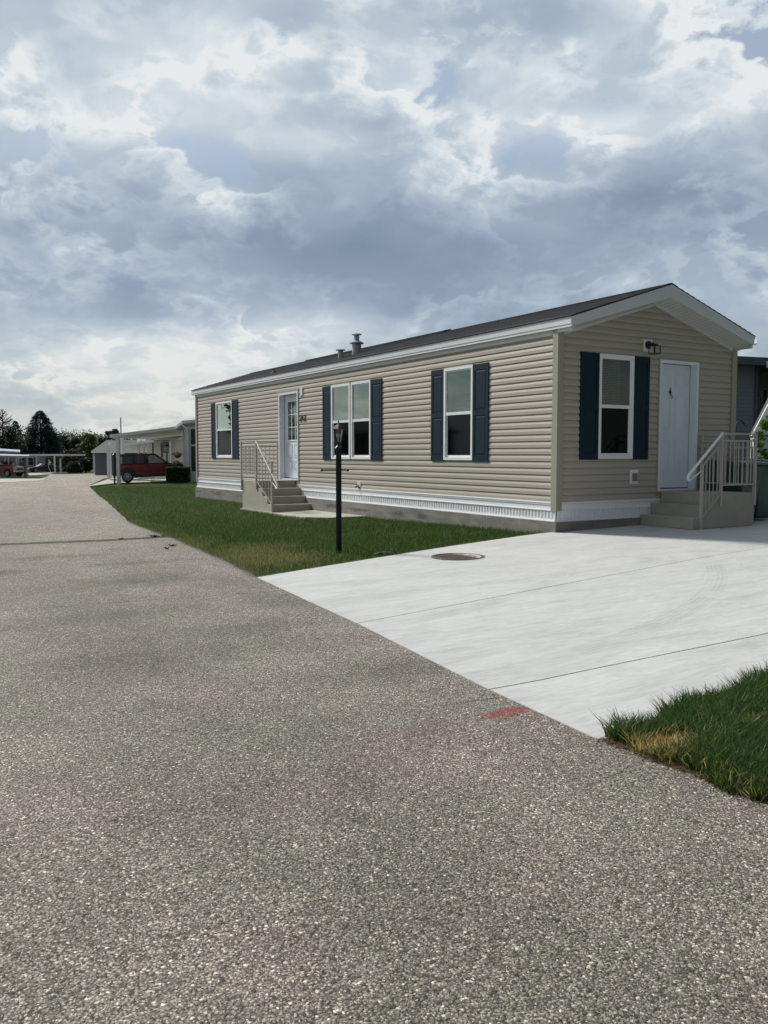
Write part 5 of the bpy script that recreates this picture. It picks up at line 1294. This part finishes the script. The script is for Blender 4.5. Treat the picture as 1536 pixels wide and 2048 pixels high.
# wall with window openings : panels
for (a,b,z0_,z1_) in ((0,.13,sz0-.3,ztp),(.17,.36,sz0-.3,ztp),(.36,5,sz0-.3,.28),(.36,5,1.60,1.70),(.36,5,2.50,ztp),(1.6,1.75,.28,2.5),(3.1,3.3,.28,2.5)):
    mb.obox(SP((a+b)/2,(z0_+z1_)/2),dirx*((b-a)/2),FV*.05,(0,0,(z1_-z0_)/2))
mb.obox(SP(.15,(sz0+ztp)/2,.03),dirx*.03,FV*.02,(0,0,(ztp-sz0)/2))
wl_=mb.build('wall',mat('white_panel',(.46,.50,.54),.5,noise=.05),su)
mb=MB(); mb.quad(SP(.36,.28,-.02),SP(5,.28,-.02),SP(5,2.5,-.02),SP(.36,2.5,-.02)); mb.build('window',mat('dark_screen_window',(.02,.03,.028),.3,noise=.2),su)
mb=MB(); s1_=SP(0,sz0-.3,-.03)
for k in range(3):
    a0=SP(0,0,0)-FV*0+FV*(k*1.5); 
side=FV*4.5+RV*.1
mb.add([SP(0,sz0-.3),SP(0,sz0-.3)+side,SP(0,ztp)+side,SP(0,ztp)],[(0,1,2,3)]); mb.build('side_wall',mat('grey_panel',(.16,.19,.20),.6,noise=.1),su)
mb=MB(); ribbon(mb,[P2+Vector((0,0,.004)),P3,P4,K(520,835,44.3)],.16,5.5,FV); mb.build('roof',WHITE2,su)
for (aa,ww) in ((1.0,.10),(1.75,.10)):
    q=SP(0,0)-RV*.0+FV*aa; mb=MB(); q=q-RV*.28; mb.obox((q.x,q.y,(sz0+ztp)/2),RV*.05,FV*.05,(0,0,(ztp-sz0)/2)); mb.build('porch_post',WHITE,su)
mb=MB(); mb.tube([K(364,849,44.8),K(370,854,44.8),K(376,858,44.8),K(377,870,44.8),K(378,955,44.8),K(374,962,44.6)],.04,6); mb.build('downspout',WHITE,su)
# hedge
q=K(357,963,43.5); hz=h(q.x,q.y)
hg=thing('hedge','clipped box-shaped green hedge in front of the white sunroom','hedge',(q.x,q.y,hz))
n=5200; r=np.random.default_rng(5); a=r.uniform(-.52,.52,n); d=r.uniform(-.45,.45,n); zz=r.uniform(.05,.80,n)
f=r.integers(0,4,n); a=np.where(f==0,np.sign(a)*.52*r.uniform(.92,1.02,n),a); d=np.where(f==1,-.45*r.uniform(.92,1.03,n),d); d=np.where(f==3,-.45*r.uniform(.9,1.03,n),d); zz=np.where(f==2,.80*r.uniform(.95,1.03,n),zz)
P=np.stack([a*RV.x+d*FV.x,a*RV.y+d*FV.y,zz],1); nn=r.normal(0,1,(n,3)); nn/=np.linalg.norm(nn,axis=1)[:,None]; t=np.cross(nn,r.normal(0,1,(n,3))); t/=np.linalg.norm(t,axis=1)[:,None]; u=np.cross(nn,t); s_=.045
V=np.stack([P-t*s_,P+u*s_*.6,P+t*s_,P-u*s_*.6],1).reshape(-1,3); b=np.arange(n)*4; F=np.stack([b,b+1,b+2,b+3],1); k=r.uniform(0,1,n)[:,None]
npmesh('foliage',V,F,BLADE,np.repeat(np.array((.018,.045,.012))*(1-k)+np.array((.06,.11,.03))*k,4,0),hg)
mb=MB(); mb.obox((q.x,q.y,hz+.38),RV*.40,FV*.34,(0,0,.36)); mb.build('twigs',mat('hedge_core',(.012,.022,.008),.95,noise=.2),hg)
# hanging flower baskets
for i,(px,py,lab) in enumerate(((356,908,'upper yellow flower basket hanging above the hedge'),(355,926,'lower yellow flower basket just above the hedge top'))):
    c=K(px,py,45.2); fb=thing('flower_basket',lab,'flower basket',(c.x,c.y,c.z),'yellow flower baskets')
    mb=MB(); mb.lathe((c.x,c.y,c.z-.22),[(.05,0),(.15,.06),(.20,.16)],10); mb.build('pot',BROWNT,fb)
    foliage('flowers',fb,[(c.x+RV.x*dx,c.y+RV.y*dx,c.z+dz,.13,.13,.10) for dx,dz in ((-.2,.0),(0,.06),(.17,-.02),(.05,-.08))],260,.035,((.03,.06,.01),(.42,.30,.03)),20+i)
mb=MB(); 
# second carport and cream home behind
c0=K(213,893,60); root=thing('carport','long white carport roof on the second home behind the red car','carport',(c0.x,c0.y,h(c0.x,c0.y)))
mb=MB(); ribbon(mb,[K(213,891,61),K(262,886,60.5),K(300,880.5,60),K(360,872,59)],.17,7,FV); mb.build('roof',WHITE,root)
for px,b in ((217.5,61),(221,66),(279,62),(289,64),(297,60.5),(301,60.5)): postat(root,px,b,.16,top=zpx(893 if px<230 else 884,b)+.3)
c0=K(309,940,58); ch=thing('cream_home','cream sided home with dark shutters and grey roof behind the hedge','house',(c0.x,c0.y,h(c0.x,c0.y)))
def PX(px,z,b): q=K(px,905,b); return (q.x,q.y,z)
lapwall(ch,'wall',CREAM,PX(309,0,58)[:2],PX(420,0,55)[:2],h(c0.x,c0.y)-.2,zpx(880,58),.16)
mb=MB(); mb.add([PX(296,zpx(878,58),57.6),PX(430,zpx(866,55),54.6),PX(430,zpx(853,60),63),PX(318,zpx(868,62),64)],[(0,1,2,3)]); mb.add([PX(296,zpx(880,58),57.6),PX(430,zpx(868,55),54.6),PX(430,zpx(866,55),54.6),PX(296,zpx(878,58),57.6)],[(0,1,2,3)]); mb.build('roof',mat('brown_grey_roof',(.13,.115,.115),.9,noise=.15),ch)
def patch(root,nm,px0,px1,py0,py1,b,m,t=.04):
    mb=MB(); a=K(px0,905,b); c=K(px1,905,b); z0=zpx(py1,b); z1=zpx(py0,b); mid=(a+c)/2
    mb.obox((mid.x,mid.y,(z0+z1)/2),RV*((px1-px0)/2*b/FO),FV*t,(0,0,(z1-z0)/2)); return mb.build(nm,m,root)
for (x0,x1) in ((305.5,308.5),(323,327)): patch(ch,'shutter',x0,x1,886,915,57.2,mat('taupe_shutter',(.10,.095,.085),.6,noise=.1))
patch(ch,'window',327.2,340,884,922,57.1,mat('dim_window_glass',(.10,.12,.13),.2,noise=.2)); patch(ch,'porch_post',340.4,343,883,930,56.8,WHITE); patch(ch,'door',347,352,886,925,57.0,mat('dark_door',(.03,.03,.03),.5,noise=.2)); patch(ch,'shutter',352.5,356,886,918,57.0,mat('taupe_shutter',(.10,.095,.085),.6,noise=.1))
for i in range(6): patch(ch,'railing_baluster',328.5+i*2,329.2+i*2,906,922,56.7,WHITE)
c=K(335,903,50); ml=thing('lamp_post','white globe yard lamp with black cap by the cream home','lamp post',(c.x,c.y,h(c.x,c.y)))
mb=MB(); mb.tube([(c.x,c.y,h(c.x,c.y)),(c.x,c.y,zpx(903,50))],.045,8); mb.build('post',BLACK,ml)
mb=MB(); mb.lathe((c.x,c.y,zpx(903,50)),[(.08,0),(.15,.02),(.16,.22),(.13,.30)],12); mb.build('lantern_glass',WHITE,ml)
mb=MB(); mb.lathe((c.x,c.y,zpx(903,50)+.30),[(.18,0),(.12,.07),(.03,.12),(.01,.17)],12); mb.build('cap',BLACK,ml)
c=K(252,876,70); sd_=None
# dark slate-blue house further down
c0=K(191,940,108); bz=h(c0.x,c0.y); bh=thing('blue_house','dark slate blue house with grey hip roof beyond the street bend','house',(c0.x,c0.y,bz))
lapwall(bh,'wall',NBLUED,PX(191,0,108)[:2],PX(300,0,104)[:2],bz-.3,zpx(902,108),.2)
mb=MB(); mb.add([PX(191,bz-.3,108),PX(187,bz-.3,122),PX(187,zpx(902,108),122),PX(191,zpx(902,108),108)],[(0,1,2,3)]); mb.build('side_wall',NBLUED,bh)
mb=MB(); ze=zpx(902,107); zr=zpx(880,112)
mb.add([PX(184,ze,107),PX(310,ze,103),PX(300,zr,112),PX(215,zr,114),PX(184,ze,124)],[(0,1,2,3),(0,3,4)]); mb.build('roof',RDARK,bh)
mb=MB(); mb.bar(PX(184,ze-.12,106.9),PX(310,ze-.12,102.9),.08,.22); mb.build('gutter',WHITE,bh)
q=GP(198,939); ac=thing('utility_box','dark blue storage box against the slate blue house','storage box',(q.x,q.y,h(q.x,q.y)))
mb=MB(); mb.obox((q.x,q.y,h(q.x,q.y)+.55),RV*.42,FV*.35,(0,0,.55)); mb.build('box_body',mat('navy_box',(.03,.04,.065),.5,noise=.1),ac,bevel=.03); mb=MB(); mb.obox((q.x,q.y,h(q.x,q.y)+1.13),RV*.46,FV*.39,(0,0,.03)); mb.build('lid',mat('navy_box',(.03,.04,.065),.5),ac)
q=GP(186,942); mbx=thing('mailbox','white mailbox on a pale post near the slate blue house','mailbox',(q.x,q.y,h(q.x,q.y))); z=h(q.x,q.y)
mb=MB(); mb.bar((q.x,q.y,z),(q.x,q.y,z+1.0),.10,.10); mb.build('post',WHITE,mbx)
mb=MB(); a=Vector((q.x,q.y,z+1.05)); mb.tube([a-RV*.1,a+RV*.42],.14,10); mb.build('letter_box',WHITE,mbx)
q=GP(244,943); fp=K(244,838,112); pz=h(fp.x,fp.y); pole=thing('flagpole','thin pale flagpole rising above the carport roofs','flagpole',(fp.x,fp.y,pz))
MB().tube([(fp.x,fp.y,pz),(fp.x,fp.y,fp.z)],.075,8).build('pole',GALV,pole); mb=MB(); mb.ball((fp.x,fp.y,fp.z+.08),.11); mb.build('finial',GALVL,pole)
# homes and carports on the left
q=K(20,930,100); lh=thing('grey_home','pale grey home with porch posts behind the red pickup','house',(q.x,q.y,h(q.x,q.y)))
z0=h(q.x,q.y)-.3
mb=MB(); mb.add([PX(-60,z0,104),PX(36,z0,104),PX(36,zpx(910,104),104),PX(-60,zpx(906,104),104)],[(0,1,2,3)]); mb.build('wall',GREYS,lh)
for px in (11.5,18.5,34): patch(lh,'porch_post',px-.8,px+.8,911,937,99,WHITE)
mb=MB(); ribbon(mb,[K(-60,898.5,98),K(0,901,98),K(42,903.5,98)],.22,5,FV-RV*.43+Vector((0,0,.05))); mb.build('roof',mat('pale_blue_white_roof',(.40,.44,.50),.5,noise=.03),lh)
q=K(54,950,92); lc=thing('carport','broad white carport roof above the red pickup','carport',(q.x,q.y,h(q.x,q.y)))
mb=MB(); a=K(-60,909.5,84); b=K(60,912.0,90); e_=K(60,909.6,96); d_=K(-60,905.5,92)
mb.add([a,b,e_,d_,a-Vector((0,0,.20)),b-Vector((0,0,.16)),e_-Vector((0,0,.16)),d_-Vector((0,0,.2))],[(0,1,2,3),(7,6,5,4),(0,4,5,1),(1,5,6,2),(2,6,7,3),(3,7,4,0)]); mb.build('roof',mat('pale_blue_white_roof',(.40,.44,.50),.5,noise=.03),lc)
postat(lc,52.5,91,.26,m=GREYS,top=zpx(912,91)); postat(lc,50.2,92.5,.16,m=NBLUED,top=zpx(912,92.5))
q=K(100,940,125); fh=thing('far_home','pale far home with white windows and black shutters beside its carport','house',(q.x,q.y,h(q.x,q.y))); z0=h(q.x,q.y)-.4
mb=MB(); mb.add([PX(36,z0,138),PX(92,z0,140),PX(92,zpx(911,140),140),PX(36,zpx(911,138),138)],[(0,1,2,3)]); mb.build('wall',GREYS,fh)
mb=MB(); mb.add([PX(88,z0,141),PX(140,z0,143),PX(140,zpx(914,143),143),PX(88,zpx(911,141),141)],[(0,1,2,3)]); mb.build('carport_wall',mat('dark_carport_back',(.045,.042,.045),.8,noise=.2),fh)
for (x0,x1,y0,y1) in ((40,43,917,926),(44.5,49,916,926),(58,67.5,915.5,930)):
    f_=patch(fh,'window',x0-.7,x1+.7,y0-.8,y1+.8,137.4,WHITE,.03); patch(fh,'pane',x0,x1,y0,(y0+y1)/2-.3,137.2,mat('black_glass',(.005,.006,.008),.15),.02); patch(fh,'pane',x0,x1,(y0+y1)/2+.3,y1,137.2,mat('black_glass',(.005,.006,.008),.15),.02)
patch(fh,'shutter',69.3,72,914.5,932,137.3,BLACK,.03); patch(fh,'corner_trim',73,75,912,936,137.3,WHITE,.04)
mb=MB(); ribbon(mb,[K(55,908.2,119),K(127,908.4,119)],.24,9,FV+Vector((0,0,.0))); mb.build('roof',WHITE,fh)
mb=MB(); mb.add([K(75,912,120.5),K(113,917,120.0),K(127,917.5,121),K(127,909.5,121),K(75,909.5,120.5)],[(0,1,2,3,4)]); mb.build('valance',mat('grey_valance',(.30,.31,.32),.6,noise=.06),fh)
for px,b in ((110.5,119),(122,123)): postat(fh,px,b,.17 if px<115 else .2,top=zpx(912,b))
q=K(48,938,110); bt=thing('patio_box','brown wicker screen box beneath the far carport','patio screen',(q.x,q.y,h(q.x,q.y)))
mb=MB(); mb.obox((q.x,q.y,zpx(930,110)),RV*.42,FV*.4,(0,0,.42)); mb.build('screen',BROWNT,bt,bevel=.04); mb=MB(); mb.obox((q.x,q.y,zpx(941,110)),RV*.36,FV*.3,(0,0,.40)); mb.build('base',DARK,bt)
q=K(104,930,118); fz=h(q.x,q.y); fl=thing('flag','small pale flag hanging on a short pole over the black car','flag',(q.x,q.y,fz))
mb=MB(); mb.tube([(q.x,q.y,fz),K(98,935,118),K(99.5,919,118)],.03,6); mb.build('pole',WHITE,fl)
mb=MB(); pts_=[K(99.3,919.5,118),K(103.7,924.5,118),K(101.5,927,118),K(98.6,930.5,118),K(98.3,926,118)]; off_=FV*.04
mb.add([p for p in pts_]+[p+off_ for p in pts_],[(0,1,2,3,4),(9,8,7,6,5)]+[(i,i+5,(i+1)%5+5,(i+1)%5) for i in range(5)]); mb.build('cloth',mat('pale_flag_cloth',(.6,.58,.58),.8,noise=.15,nscale=6),fl)
# ------------------------------------------------------------------ trees
def blobtree(name,label,px,py_top,b,wpx,n,size,cols,seed,cat='tree',grp='trees beyond the homes',py_bot=930,holes=.0,trunk=True,shape=1.0):
    base=K(px,py_bot,b); gz=h(base.x,base.y); top=zpx(py_top,b); hgt=top-gz; R=wpx/2*b/FO
    root=thing(name,label,cat,(base.x,base.y,gz),grp)
    r=random.Random(seed); bl=[]
    for i in range(46):
        t=r.uniform(.12,.93); rr=R*(math.sin(PI*min(1,(t*.85+.12)))**.7)*shape; a=r.uniform(0,2*PI); d=rr*r.uniform(.2,.75)
        s=R*r.uniform(.20,.36)
        bl.append((base.x+math.cos(a)*d,base.y+math.sin(a)*d,gz+hgt*t-(s*.4 if t>.85 else 0),s,s,s*r.uniform(.6,.9)))
    foliage('crown',root,bl,n,size,cols,seed,shell=.45)
    mb=MB(); mb.tube([(base.x,base.y,gz-.2),(base.x+R*.03,base.y,gz+hgt*.4),(base.x,base.y+R*.05,gz+hgt*.85)],[R*.07+.08,R*.05+.05,.03],7)
    for i in range(5):
        a=r.uniform(0,2*PI); z=gz+hgt*r.uniform(.3,.6); mb.tube([(base.x,base.y,z),(base.x+math.cos(a)*R*.5,base.y+math.sin(a)*R*.5,z+hgt*.2)],[.1,.03],5)
    mb.build('trunk',BARK,root); return root
def conifer(name,label,px,py_top,b,wpx,n,seed,cols,py_bot=935,grp=None,bare=0.0,top_cut=1.0):
    base=K(px,py_bot,b); gz=h(base.x,base.y); top=zpx(py_top,b); hgt=top-gz; R=wpx/2*b/FO
    root=thing(name,label,'tree',(base.x,base.y,gz),grp)
    r=np.random.default_rng(seed); nb=n
    # boughs: drooping fans arranged in irregular whorls
    V=[];F=[];T=[];
    k0,k1=np.array(cols[0]),np.array(cols[1])
    for i in range(nb):
        t=r.uniform(.05,1.0)**.8
        if bare and t>1-bare: 
            continue
        L=R*(1-t)**(.8 if bare else .68)*r.uniform(.72,1.1)+R*.05; a=r.uniform(0,2*PI); z=gz+hgt*t
        c,s=math.cos(a),math.sin(a); up=.22*L; m=int(8+L*5.5)
        shade=r.uniform(0,1)
        for j in range(m):
            u=r.uniform(.30,1.0); w=r.normal(0,.13)*L*(1.2-u)
            px_=base.x+c*L*u-s*w; py_=base.y+s*L*u+c*w; pz_=z+up*(u*1.4-u*u*1.2)-.15*L*u+r.normal(0,.05*L)
            sz_=r.uniform(.12,.26)*(.6+.12*L); 
            d1=np.array([c*.9+r.normal(0,.35),s*.9+r.normal(0,.35),r.normal(.05,.25)]); d1/=np.linalg.norm(d1); d2=np.cross(d1,r.normal(0,1,3)); d2/=np.linalg.norm(d2)
            P0=np.array([px_,py_,pz_]); o=len(V)
            V+=[P0-d1*sz_,P0+d2*sz_*.35,P0+d1*sz_*1.2,P0-d2*sz_*.35]; F.append((o,o+1,o+2,o+3))
            kk=min(1,max(0,shade*.5+r.uniform(0,.5))); T+=[k0*(1-kk)+k1*kk]*4
    V=np.array(V)-np.array(root.location); npmesh('crown',V,np.array(F),LEAF,np.array(T),root)
    mb=MB(); mb.tube([(base.x,base.y,gz-.3),(base.x,base.y,gz+hgt*.5),(base.x,base.y,gz+hgt*.99)],[.32,.2,.03],8)
    if bare:
        rr=random.Random(seed)
        for i in range(34):
            t=rr.uniform(1-bare,.98); a=rr.uniform(0,2*PI); L=R*(1-t)**.55*rr.uniform(.6,1.1)+.2; z=gz+hgt*t; c,s=math.cos(a),math.sin(a)
            mb.tube([(base.x,base.y,z),(base.x+c*L*.6,base.y+s*L*.6,z+L*.18),(base.x+c*L,base.y+s*L,z+L*.45)],[.07,.05,.025],5)
            for q_ in range(3):
                u=rr.uniform(.4,.9); mb.tube([(base.x+c*L*u,base.y+s*L*u,z+L*.25*u),(base.x+c*L*u+rr.uniform(-.5,.5),base.y+s*L*u+rr.uniform(-.5,.5),z+L*.25*u+.5)],[.035,.015],4)
    mb.build('trunk',BARK,root); return root
SPR=((.010,.022,.030),(.045,.068,.085)); FIR=((.012,.024,.020),(.045,.065,.048))
conifer('spruce_tree','large dense blue-green spruce rising behind the far carport',84,822,165,116,900,11,SPR)
conifer('pine_tree','dark pine with a bare dead top at the left margin',9,822,155,104,700,12,FIR,bare=.26)
conifer('pine_tree','shorter dark bushy pine beside the bare-topped pine',34,842,160,64,460,13,FIR)
DG=((.022,.038,.028),(.062,.086,.056)); YG=((.045,.068,.026),(.13,.16,.075)); BR=((.020,.020,.018),(.055,.050,.042))
tl=[(128,866,190,52,DG,'dark green round tree right of the spruce'),(150,872,200,40,DG,'low dark tree between spruce and willow'),(178,864,185,52,YG,'yellow-green willow-like tree over the dark bushes'),(205,872,190,44,DG,'mid green tree just left of the slate blue roof'),
    (222,857,170,30,DG,'small loose dark tree left of the flagpole'),(235,853,160,32,YG,'pale green crown directly above the carport end'),(262,876,150,60,DG,'green tree seen between the two carport roofs'),(296,861,180,34,DG,'dark green tree top poking over the carport'),(330,872,170,60,DG,'broad green tree under the carport roof line'),(340,858,185,30,DG,'small tree top left of the roof step'),(55,875,200,60,DG,'green tree between the pine and the spruce'),(-30,850,190,70,DG,'dark tree at the far left edge')]
for i,(px,pt,b,w,cols,lab) in enumerate(tl): blobtree('leafy_tree',lab,px,pt,b,w,9000,.20,cols,30+i)
bl2=[(150,897,140,62,BR,'dark brown-green tall bush behind the street bend'),(125,905,145,34,DG,'dark bush next to the far carport post'),(172,915,132,36,BR,'brownish shrub left of the white mailbox'),(150,925,130,50,DG,'low green bushes along the far verge')]
for i,(px,pt,b,w,cols,lab) in enumerate(bl2): blobtree('large_shrub',lab,px,pt,b,w,8000,.15,cols,60+i,cat='shrub',grp='bushes at the street bend',py_bot=938,shape=1.15)
q=GP(160,943); z=h(q.x,q.y); gs=thing('shrub','small bright green rounded shrub at the far verge','shrub',(q.x,q.y,z)); foliage('foliage',gs,[(q.x,q.y,z+.3,.8,.5,.4)],500,.12,((.05,.10,.03),(.16,.24,.08)),77)
# far woodland closing the horizon
r=np.random.default_rng(9); n=80000; a=np.where(r.uniform(0,1,n)<.7,r.uniform(-150,-40,n),r.uniform(-260,420,n)); dd=r.uniform(235,300,n); hgt=8.6+1.3*np.sin(a*.11)+1.0*np.sin(a*.31+2)+.9*np.sin(a*.9)+.6*np.sin(a*2.3); zz=-2.4+np.abs(hgt)*r.uniform(0,1,n)**.62
P=np.stack([CAM[0]+a*RV.x+dd*FV.x,CAM[1]+a*RV.y+dd*FV.y,zz],1); nn=r.normal(0,1,(n,3)); nn/=np.linalg.norm(nn,axis=1)[:,None]; t=np.cross(nn,r.normal(0,1,(n,3))); t/=np.linalg.norm(t,axis=1)[:,None]; u=np.cross(nn,t); s_=.27
V=np.stack([P-t*s_,P+u*s_*.7,P+t*s_,P-u*s_*.7],1).reshape(-1,3); b=np.arange(n)*4; k=r.uniform(0,1,n)[:,None]
o=npmesh('woodland',V,np.stack([b,b+1,b+2,b+3],1),LEAF,np.repeat(np.array(DG[0])*(1-k)+np.array(DG[1])*k,4,0)); tag(o,'far green woodland closing the horizon','woodland',kind='stuff')

# ------------------------------------------------------------------ across the street (mirrored in the window glass)
oh=thing('opposite_home','low grey gabled home across the street, mirrored in the window glass','house',(-17.5,33,h(-17.5,33)))
z0=h(-17.5,33)-.3
lapwall(oh,'wall',GREYS,(-16,52),(-16,31),z0,2.6,.12) if False else None
mb=MB(); mb.add([(-15.5,30,z0),(-15.5,47,z0),(-15.5,47,2.45),(-15.5,30,2.45)],[(0,1,2,3)]); mb.add([(-15.5,30,z0),(-15.5,30,2.45),(-17.7,30,3.2),(-19.9,30,2.45),(-19.9,30,z0)],[(0,1,2,3,4)]); mb.build('wall',GREYS,oh)
mb=MB(); mb.add([(-15.2,29.7,2.40),(-15.2,47.3,2.40),(-17.7,47.3,3.3),(-17.7,29.7,3.3),(-20.2,29.7,2.4),(-20.2,47.3,2.4)],[(0,1,2,3),(3,2,5,4)]); mb.build('roof',RDARK,oh)
rb=Vector((-12.4,40.5,0)); bb=(rb-Vector((CAM[0],CAM[1],0))); 
tr_=thing('leafy_tree','tall spreading tree across the street, mirrored in the far window','tree',(-12.4,40.5,h(-12.4,40.5)))
rr_=random.Random(4); bl_=[]
for i in range(60):
    t=rr_.uniform(.3,1); a=rr_.uniform(0,2*PI); d=rr_.uniform(.3,2.4)*math.sin(PI*min(.95,t)); bl_.append((-12.4+math.cos(a)*d,40.5+math.sin(a)*d,-.5+9.5*t,.8,.8,.6))
foliage('crown',tr_,bl_,9000,.14,DG,91); mb=MB(); mb.tube([(-12.4,40.5,-.8),(-12.3,40.5,3),(-12.4,40.6,8)],[.28,.2,.05],8); mb.build('trunk',BARK,tr_)

def litter(name,pts,width,n,label,seed):
    r=np.random.default_rng(seed); P=np.array(pts); L=np.hypot(*(P[1:]-P[:-1]).T); i=r.choice(len(L),n,p=L/L.sum()); t=r.uniform(0,1,n)
    x=P[i,0]*(1-t)+P[i+1,0]*t; y=P[i,1]*(1-t)+P[i+1,1]*t; d=(P[i+1]-P[i])/L[i][:,None]
    o=np.abs(r.normal(0,width,n))*np.where(r.uniform(0,1,n)<.7,-1,.6); x=x+d[:,1]*o; y=y-d[:,0]*o
    z=H(x,y)+.003+r.uniform(0,.006,n); a=r.uniform(0,2*PI,n); l=r.uniform(.004,.016,n)*(1+(r.uniform(0,1,n)>.9)); w=r.uniform(.0008,.0022,n)
    c,s_=np.cos(a),np.sin(a)
    V=np.stack([np.stack([x-c*l-s_*w,y-s_*l+c*w,z],1),np.stack([x-c*l+s_*w,y-s_*l-c*w,z],1),np.stack([x+c*l+s_*w,y+s_*l-c*w,z+.004],1),np.stack([x+c*l-s_*w,y+s_*l+c*w,z+.004],1)],1).reshape(-1,3)
    b=np.arange(n)*4; k=r.uniform(0,1,n)[:,None]; col=np.array((.10,.065,.04))*(1-k)+np.array((.26,.20,.12))*k
    ob=npmesh(name,V,np.stack([b,b+1,b+2,b+3],1),BLADE,np.repeat(col,4,0)); tag(ob,label,kind='stuff')
litter('dead_grass_litter',[(-5.90,-8.5),(-5.9,-7.5),(-5.92,-7.0),(-5.93,-6.72)],.018,2000,'brown dead grass crumbs along the edge of the grass corner',51)
litter('dead_grass_litter',[(-5.28,-1.26),(-5.05,.47),(-4.83,2.16),(-4.64,3.6),(-4.5,5.1),(-4.2,8.0)],.028,4200,'brown dead grass crumbs between the street and the front lawn',52)
litter('dead_grass_litter',[(-5.28,-1.27),(-3.98,-.90),(-2.23,-.43),(-.1,.03)],.012,1500,'dark thatch crumbs along the drive edge of the front lawn',53)
